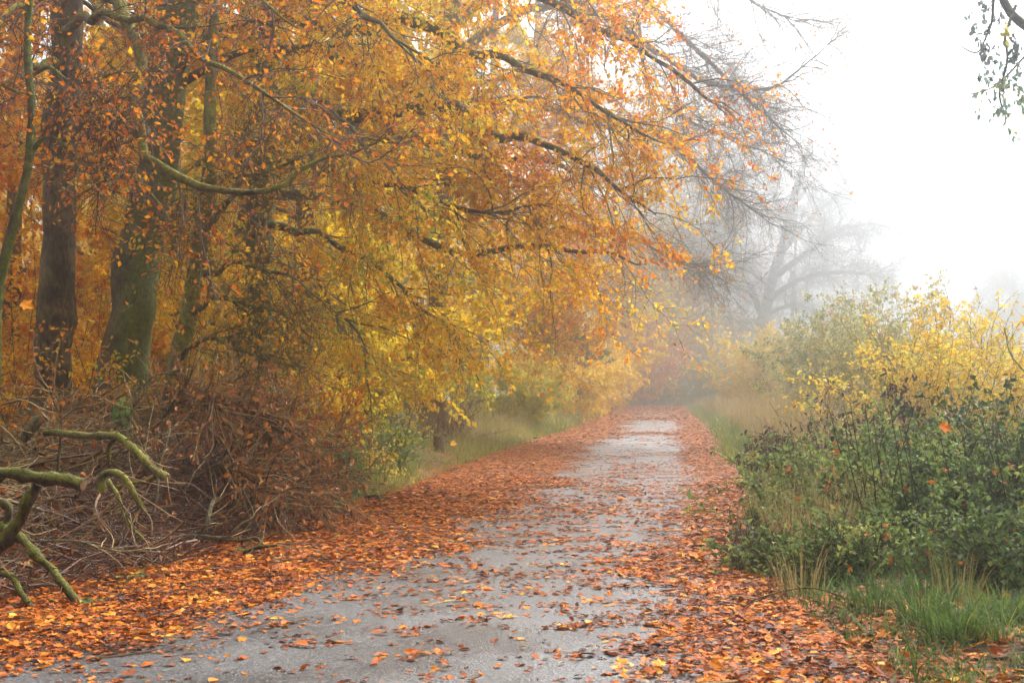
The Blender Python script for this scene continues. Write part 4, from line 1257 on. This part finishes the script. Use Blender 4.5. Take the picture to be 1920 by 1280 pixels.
def litter_density(x, y):
    l, r = edge_l(y), edge_r(y)
    u = (x - l) / (r - l)
    p = np.stack([x, y * .45, 0 * x], 1)
    nz = .05 * noise(p, 2.2, 1) + .03 * noise(p, .7, 2)
    ul = np.interp(y, [5, 6.8, 7.8, 8.8, 10.3, 13, 30, 55], [.10, .17, .24, .32, .40, .42, .37, .34]) + nz
    ur = np.interp(y, [5, 7, 8.3, 10, 20, 40], [.80, .81, .85, .86, .84, .80]) + .6 * nz
    left = 1 / (1 + np.exp((u - ul) / .022))
    right = 1 / (1 + np.exp((ur - u) / .022))
    base = np.interp(y, [6, 8, 10, 13, 17, 22, 27, 33, 58, 70, 82], [.065, .065, .075, .11, .15, .15, .09, .04, .035, .10, .35])
    mid = np.exp(-((u - .60) / .07) ** 2) * np.interp(y, [8, 11, 16, 26, 36], [.02, .05, .12, .16, .05])
    rgt = np.clip((u - .64) / .2, 0, 1) * np.interp(y, [6, 9, 16], [.16, .20, .12])
    clump = np.clip(1 + 1.1 * noise(np.stack([x, y, 0 * x], 1), .55, 4) + .6 * noise(np.stack([x, y * .5, 0 * x], 1), 1.6, 6), .05, 3)
    cross = .75 * np.exp(-((y - 43.5 - .4 * np.sin(x * 2)) / 1.5) ** 2) + .8 * np.exp(-((y - 66) / 3) ** 2)
    inside = np.clip(left + right + (base + mid + rgt) * clump + cross * np.clip(clump, .5, 1.3), 0, 1)
    out = np.where(u < 0, np.exp(-np.clip(l - x, 0, 9) / np.where(y < 17.5, 1.6, .55)), np.where(u > 1, np.exp(-np.clip(x - r, 0, 9) / np.where(y < 9.5, 1.0, .28)), 1))
    fade = np.clip((122 - y) / 3, 0, 1)
    return inside * out * fade


def litter(y0, y1, per_m2, Lr, kd, m, stack=.02):
    x0, x1 = float(edge_l(y0)) - 3.0, float(edge_r(y1)) + 1.2
    n = int((x1 - x0) * (y1 - y0) * per_m2)
    x, y = rng.uniform(x0, x1, n), rng.uniform(y0, y1, n)
    d = litter_density(x, y)
    k = rng.random(n) < d
    x, y, d = x[k], y[k], d[k]
    n = len(x)
    inl = (x > edge_l(y)) & (x < edge_r(y))
    z = np.where(inl, road_z(x, y), ground_z(x, y) + .005) + .004 + stack * rng.random(n) * d
    a = rng.uniform(0, 6.283, n)
    flat = 1 / (1 + np.maximum(y - 9, 0) / 12)
    til = np.where(rng.random(n) < .10, rng.normal(0, .4, n), rng.normal(0, .12, n)) * np.maximum(flat, np.where(d > .6, .5, 0))
    ax = np.stack([np.cos(a), np.sin(a), til], 1)
    fl = (.22 * np.maximum(flat, np.where(d > .6, .5, 0)))
    nor = norm(np.stack([rng.normal(0, 1, n) * fl, rng.normal(0, 1, n) * fl, np.ones(n)], 1))
    L = rng.uniform(*Lr, n) * rng.choice([.6, 1, 1.45], n, p=[.38, .47, .15])
    p = np.stack([x, y, z + np.abs(til) * L * .45], 1)
    tn = np.clip(.37 + .13 * noise(p, .8, 8) + rng.normal(0, .26, n), 0, 1)
    m.leaves(p, ax, nor, L, L * rng.uniform(.55, .85, n), tn, fold=.07, kind=kd)
    return n


tot = 0
m = MB()
tot += litter(5.0, 11, 650, (.040, .066), 'lobed', m)
tot += litter(5.0, 11, 900, (.034, .056), 'oval', m)
kind(m.build('fallen_leaves', M['lf_litter']), 'stuff')
m = MB()
tot += litter(11, 22, 1150, (.038, .066), 'oval', m)
tot += litter(22, 36, 900, (.045, .072), 'quad', m)
tot += litter(36, 62, 420, (.07, .11), 'quad', m)
tot += litter(62, 122, 110, (.15, .22), 'quad', m)
kind(m.build('fallen_leaves', M['lf_litter']), 'stuff')
# leaves caught in the brambles and the heap
m = MB()
n = 170
x, y = rng.uniform(2.2, 4.1, n), rng.uniform(9.2, 14, n)
z = ground_z(x, y) + rng.random(n) ** 1.5 * .9 * np.clip((y - 7.8) / 3, 0, 1)
m.leaves(np.stack([x, y, z], 1), rng.normal(0, 1, (n, 3)), updir(rng, n, .9), .058, .045, np.clip(rng.normal(.4, .2, n), 0, 1), kind='lobed')
n = 2300
c = heap_points(n, lambda c: c[:, 0] > -9)
m.leaves(np.stack([c[:, 0], c[:, 1], ground_z(c[:, 0], c[:, 1]) + heap_z(c[:, 0], c[:, 1]) * rng.uniform(.4, 1.05, n)], 1), rng.normal(0, 1, (n, 3)), updir(rng, n, 1.0), rng.uniform(.05, .085, n), .055, np.clip(rng.normal(.45, .22, n), 0, 1), kind='lobed')
kind(m.build('caught_leaves', M['lf_litter']), 'stuff')

# broken twigs lying in the leaves
n = 420
y = 6.2 + 24 * rng.random(n) ** 1.5
x = edge_l(y) - .6 + (edge_r(y) - edge_l(y) + 1.2) * rng.random(n)
kk = rng.random(n) < np.clip(litter_density(x, y), .06, 1)
x, y = x[kk], y[kk]
n = len(x)
inl = (x > edge_l(y)) & (x < edge_r(y))
a = rng.uniform(0, 6.283, n)
P = grow(np.stack([x, y, np.where(inl, road_z(x, y) + .03, ground_z(x, y) + .035)], 1), np.stack([np.cos(a), np.sin(a), 0 * a], 1), rng.uniform(.08, .4, n), 6, .12, (0, 0, 0), rng)
P[..., 2] = P[:, :1, 2] + .3 * (P[..., 2] - P[:, :1, 2])
m = MB()
m.tubes(P, taper(n, 6, rng.uniform(.0025, .006, n), .0015), 4, tone=rng.random(n))
kind(m.build('litter_twigs', M['brush']), 'stuff')

# small green herbs at the foot of the heap
m = MB()
hp = []
for px, py, D in [(150, 1130, 9.2), (190, 1145, 9.1), (210, 1158, 9.0), (255, 1060, 10.4), (290, 1040, 10.9), (140, 1128, 9.3), (430, 1022, 11.9), (330, 1005, 12.4), (225, 1085, 10)]:
    p = at(px, py, D)
    for _ in range(9):
        hp.append([p[0] + rng.normal(0, .08), p[1] + rng.normal(0, .12), float(ground_z(p[0], p[1])) + rng.uniform(.02, .09)])
hp = np.array(hp)
m.leaves(hp, rng.normal(0, 1, (len(hp), 3)) * [1, 1, .3], updir(rng, len(hp), .5), rng.uniform(.04, .07, len(hp)), rng.uniform(.03, .06, len(hp)), rng.uniform(.4, .8, len(hp)), kind='oval')
kind(m.build('ground_herbs', M['lf_green']), 'stuff')

# leaves falling through the air
for k, (px, py, D, sz, lab, tn) in enumerate([(50, 572, 5.0, .055, 'pale orange leaf drifting in the air before the brown trunk', .8),
                                              (1772, 801, 5.2, .062, 'orange leaf falling in front of the green brambles', .62),
                                              (850, 831, 7.5, .042, 'pinkish leaf tumbling down beside the stump', .95),
                                              (1265, 646, 22, .08, 'rust leaf hanging in the fog above the lane', .4),
                                              (1342, 1244, 5.0, .058, 'blurred leaf about to land at the right of the lane', .66)]):
    rg = np.random.default_rng(900 + k)
    p = at(px, py, D)
    root = thing('falling_leaf', lab, 'leaf', p)
    m = MB()
    ax = np.array([[.9, .1, -.45 if k != 2 else -.1]])
    m.leaves(p[None] - norm(ax) * sz * .5, ax, np.array([[.1, -.8, .6]]), sz, sz * .8, tn, kind='lobed', fold=.1)
    m.build('blade', M['lf_litter'], root)
    q = spline([p - norm(ax)[0] * sz * .42, p - norm(ax)[0] * sz * .8 + [0, 0, .008], p - norm(ax)[0] * sz * 1.05], 5)
    m = MB()
    m.tubes(q[None], taper(1, 5, .0012, .0008), 4, tone=.5)
    m.build('stalk', M['twig'], root)

# ------------------------------------------------------------------ haze
hm, hn, hl, hout = new_mat('haze')
pv = hn.new('ShaderNodeVolumePrincipled')
pv.inputs['Color'].default_value = (.85, .87, .89, 1)
pv.inputs['Density'].default_value = HAZE
pv.inputs['Anisotropy'].default_value = .93
hl.new(pv.outputs[0], hout.inputs['Volume'])
m = MB()
bx = np.array([[x, y, z] for z in (-1.6, 38.0) for y in (-422, 422) for x in (-422, 422)], float)
m.add(bx, [[0, 2, 3, 1], [4, 5, 7, 6], [0, 1, 5, 4], [2, 6, 7, 3], [0, 4, 6, 2], [1, 3, 7, 5]])
kind(m.build('haze', hm), 'stuff')
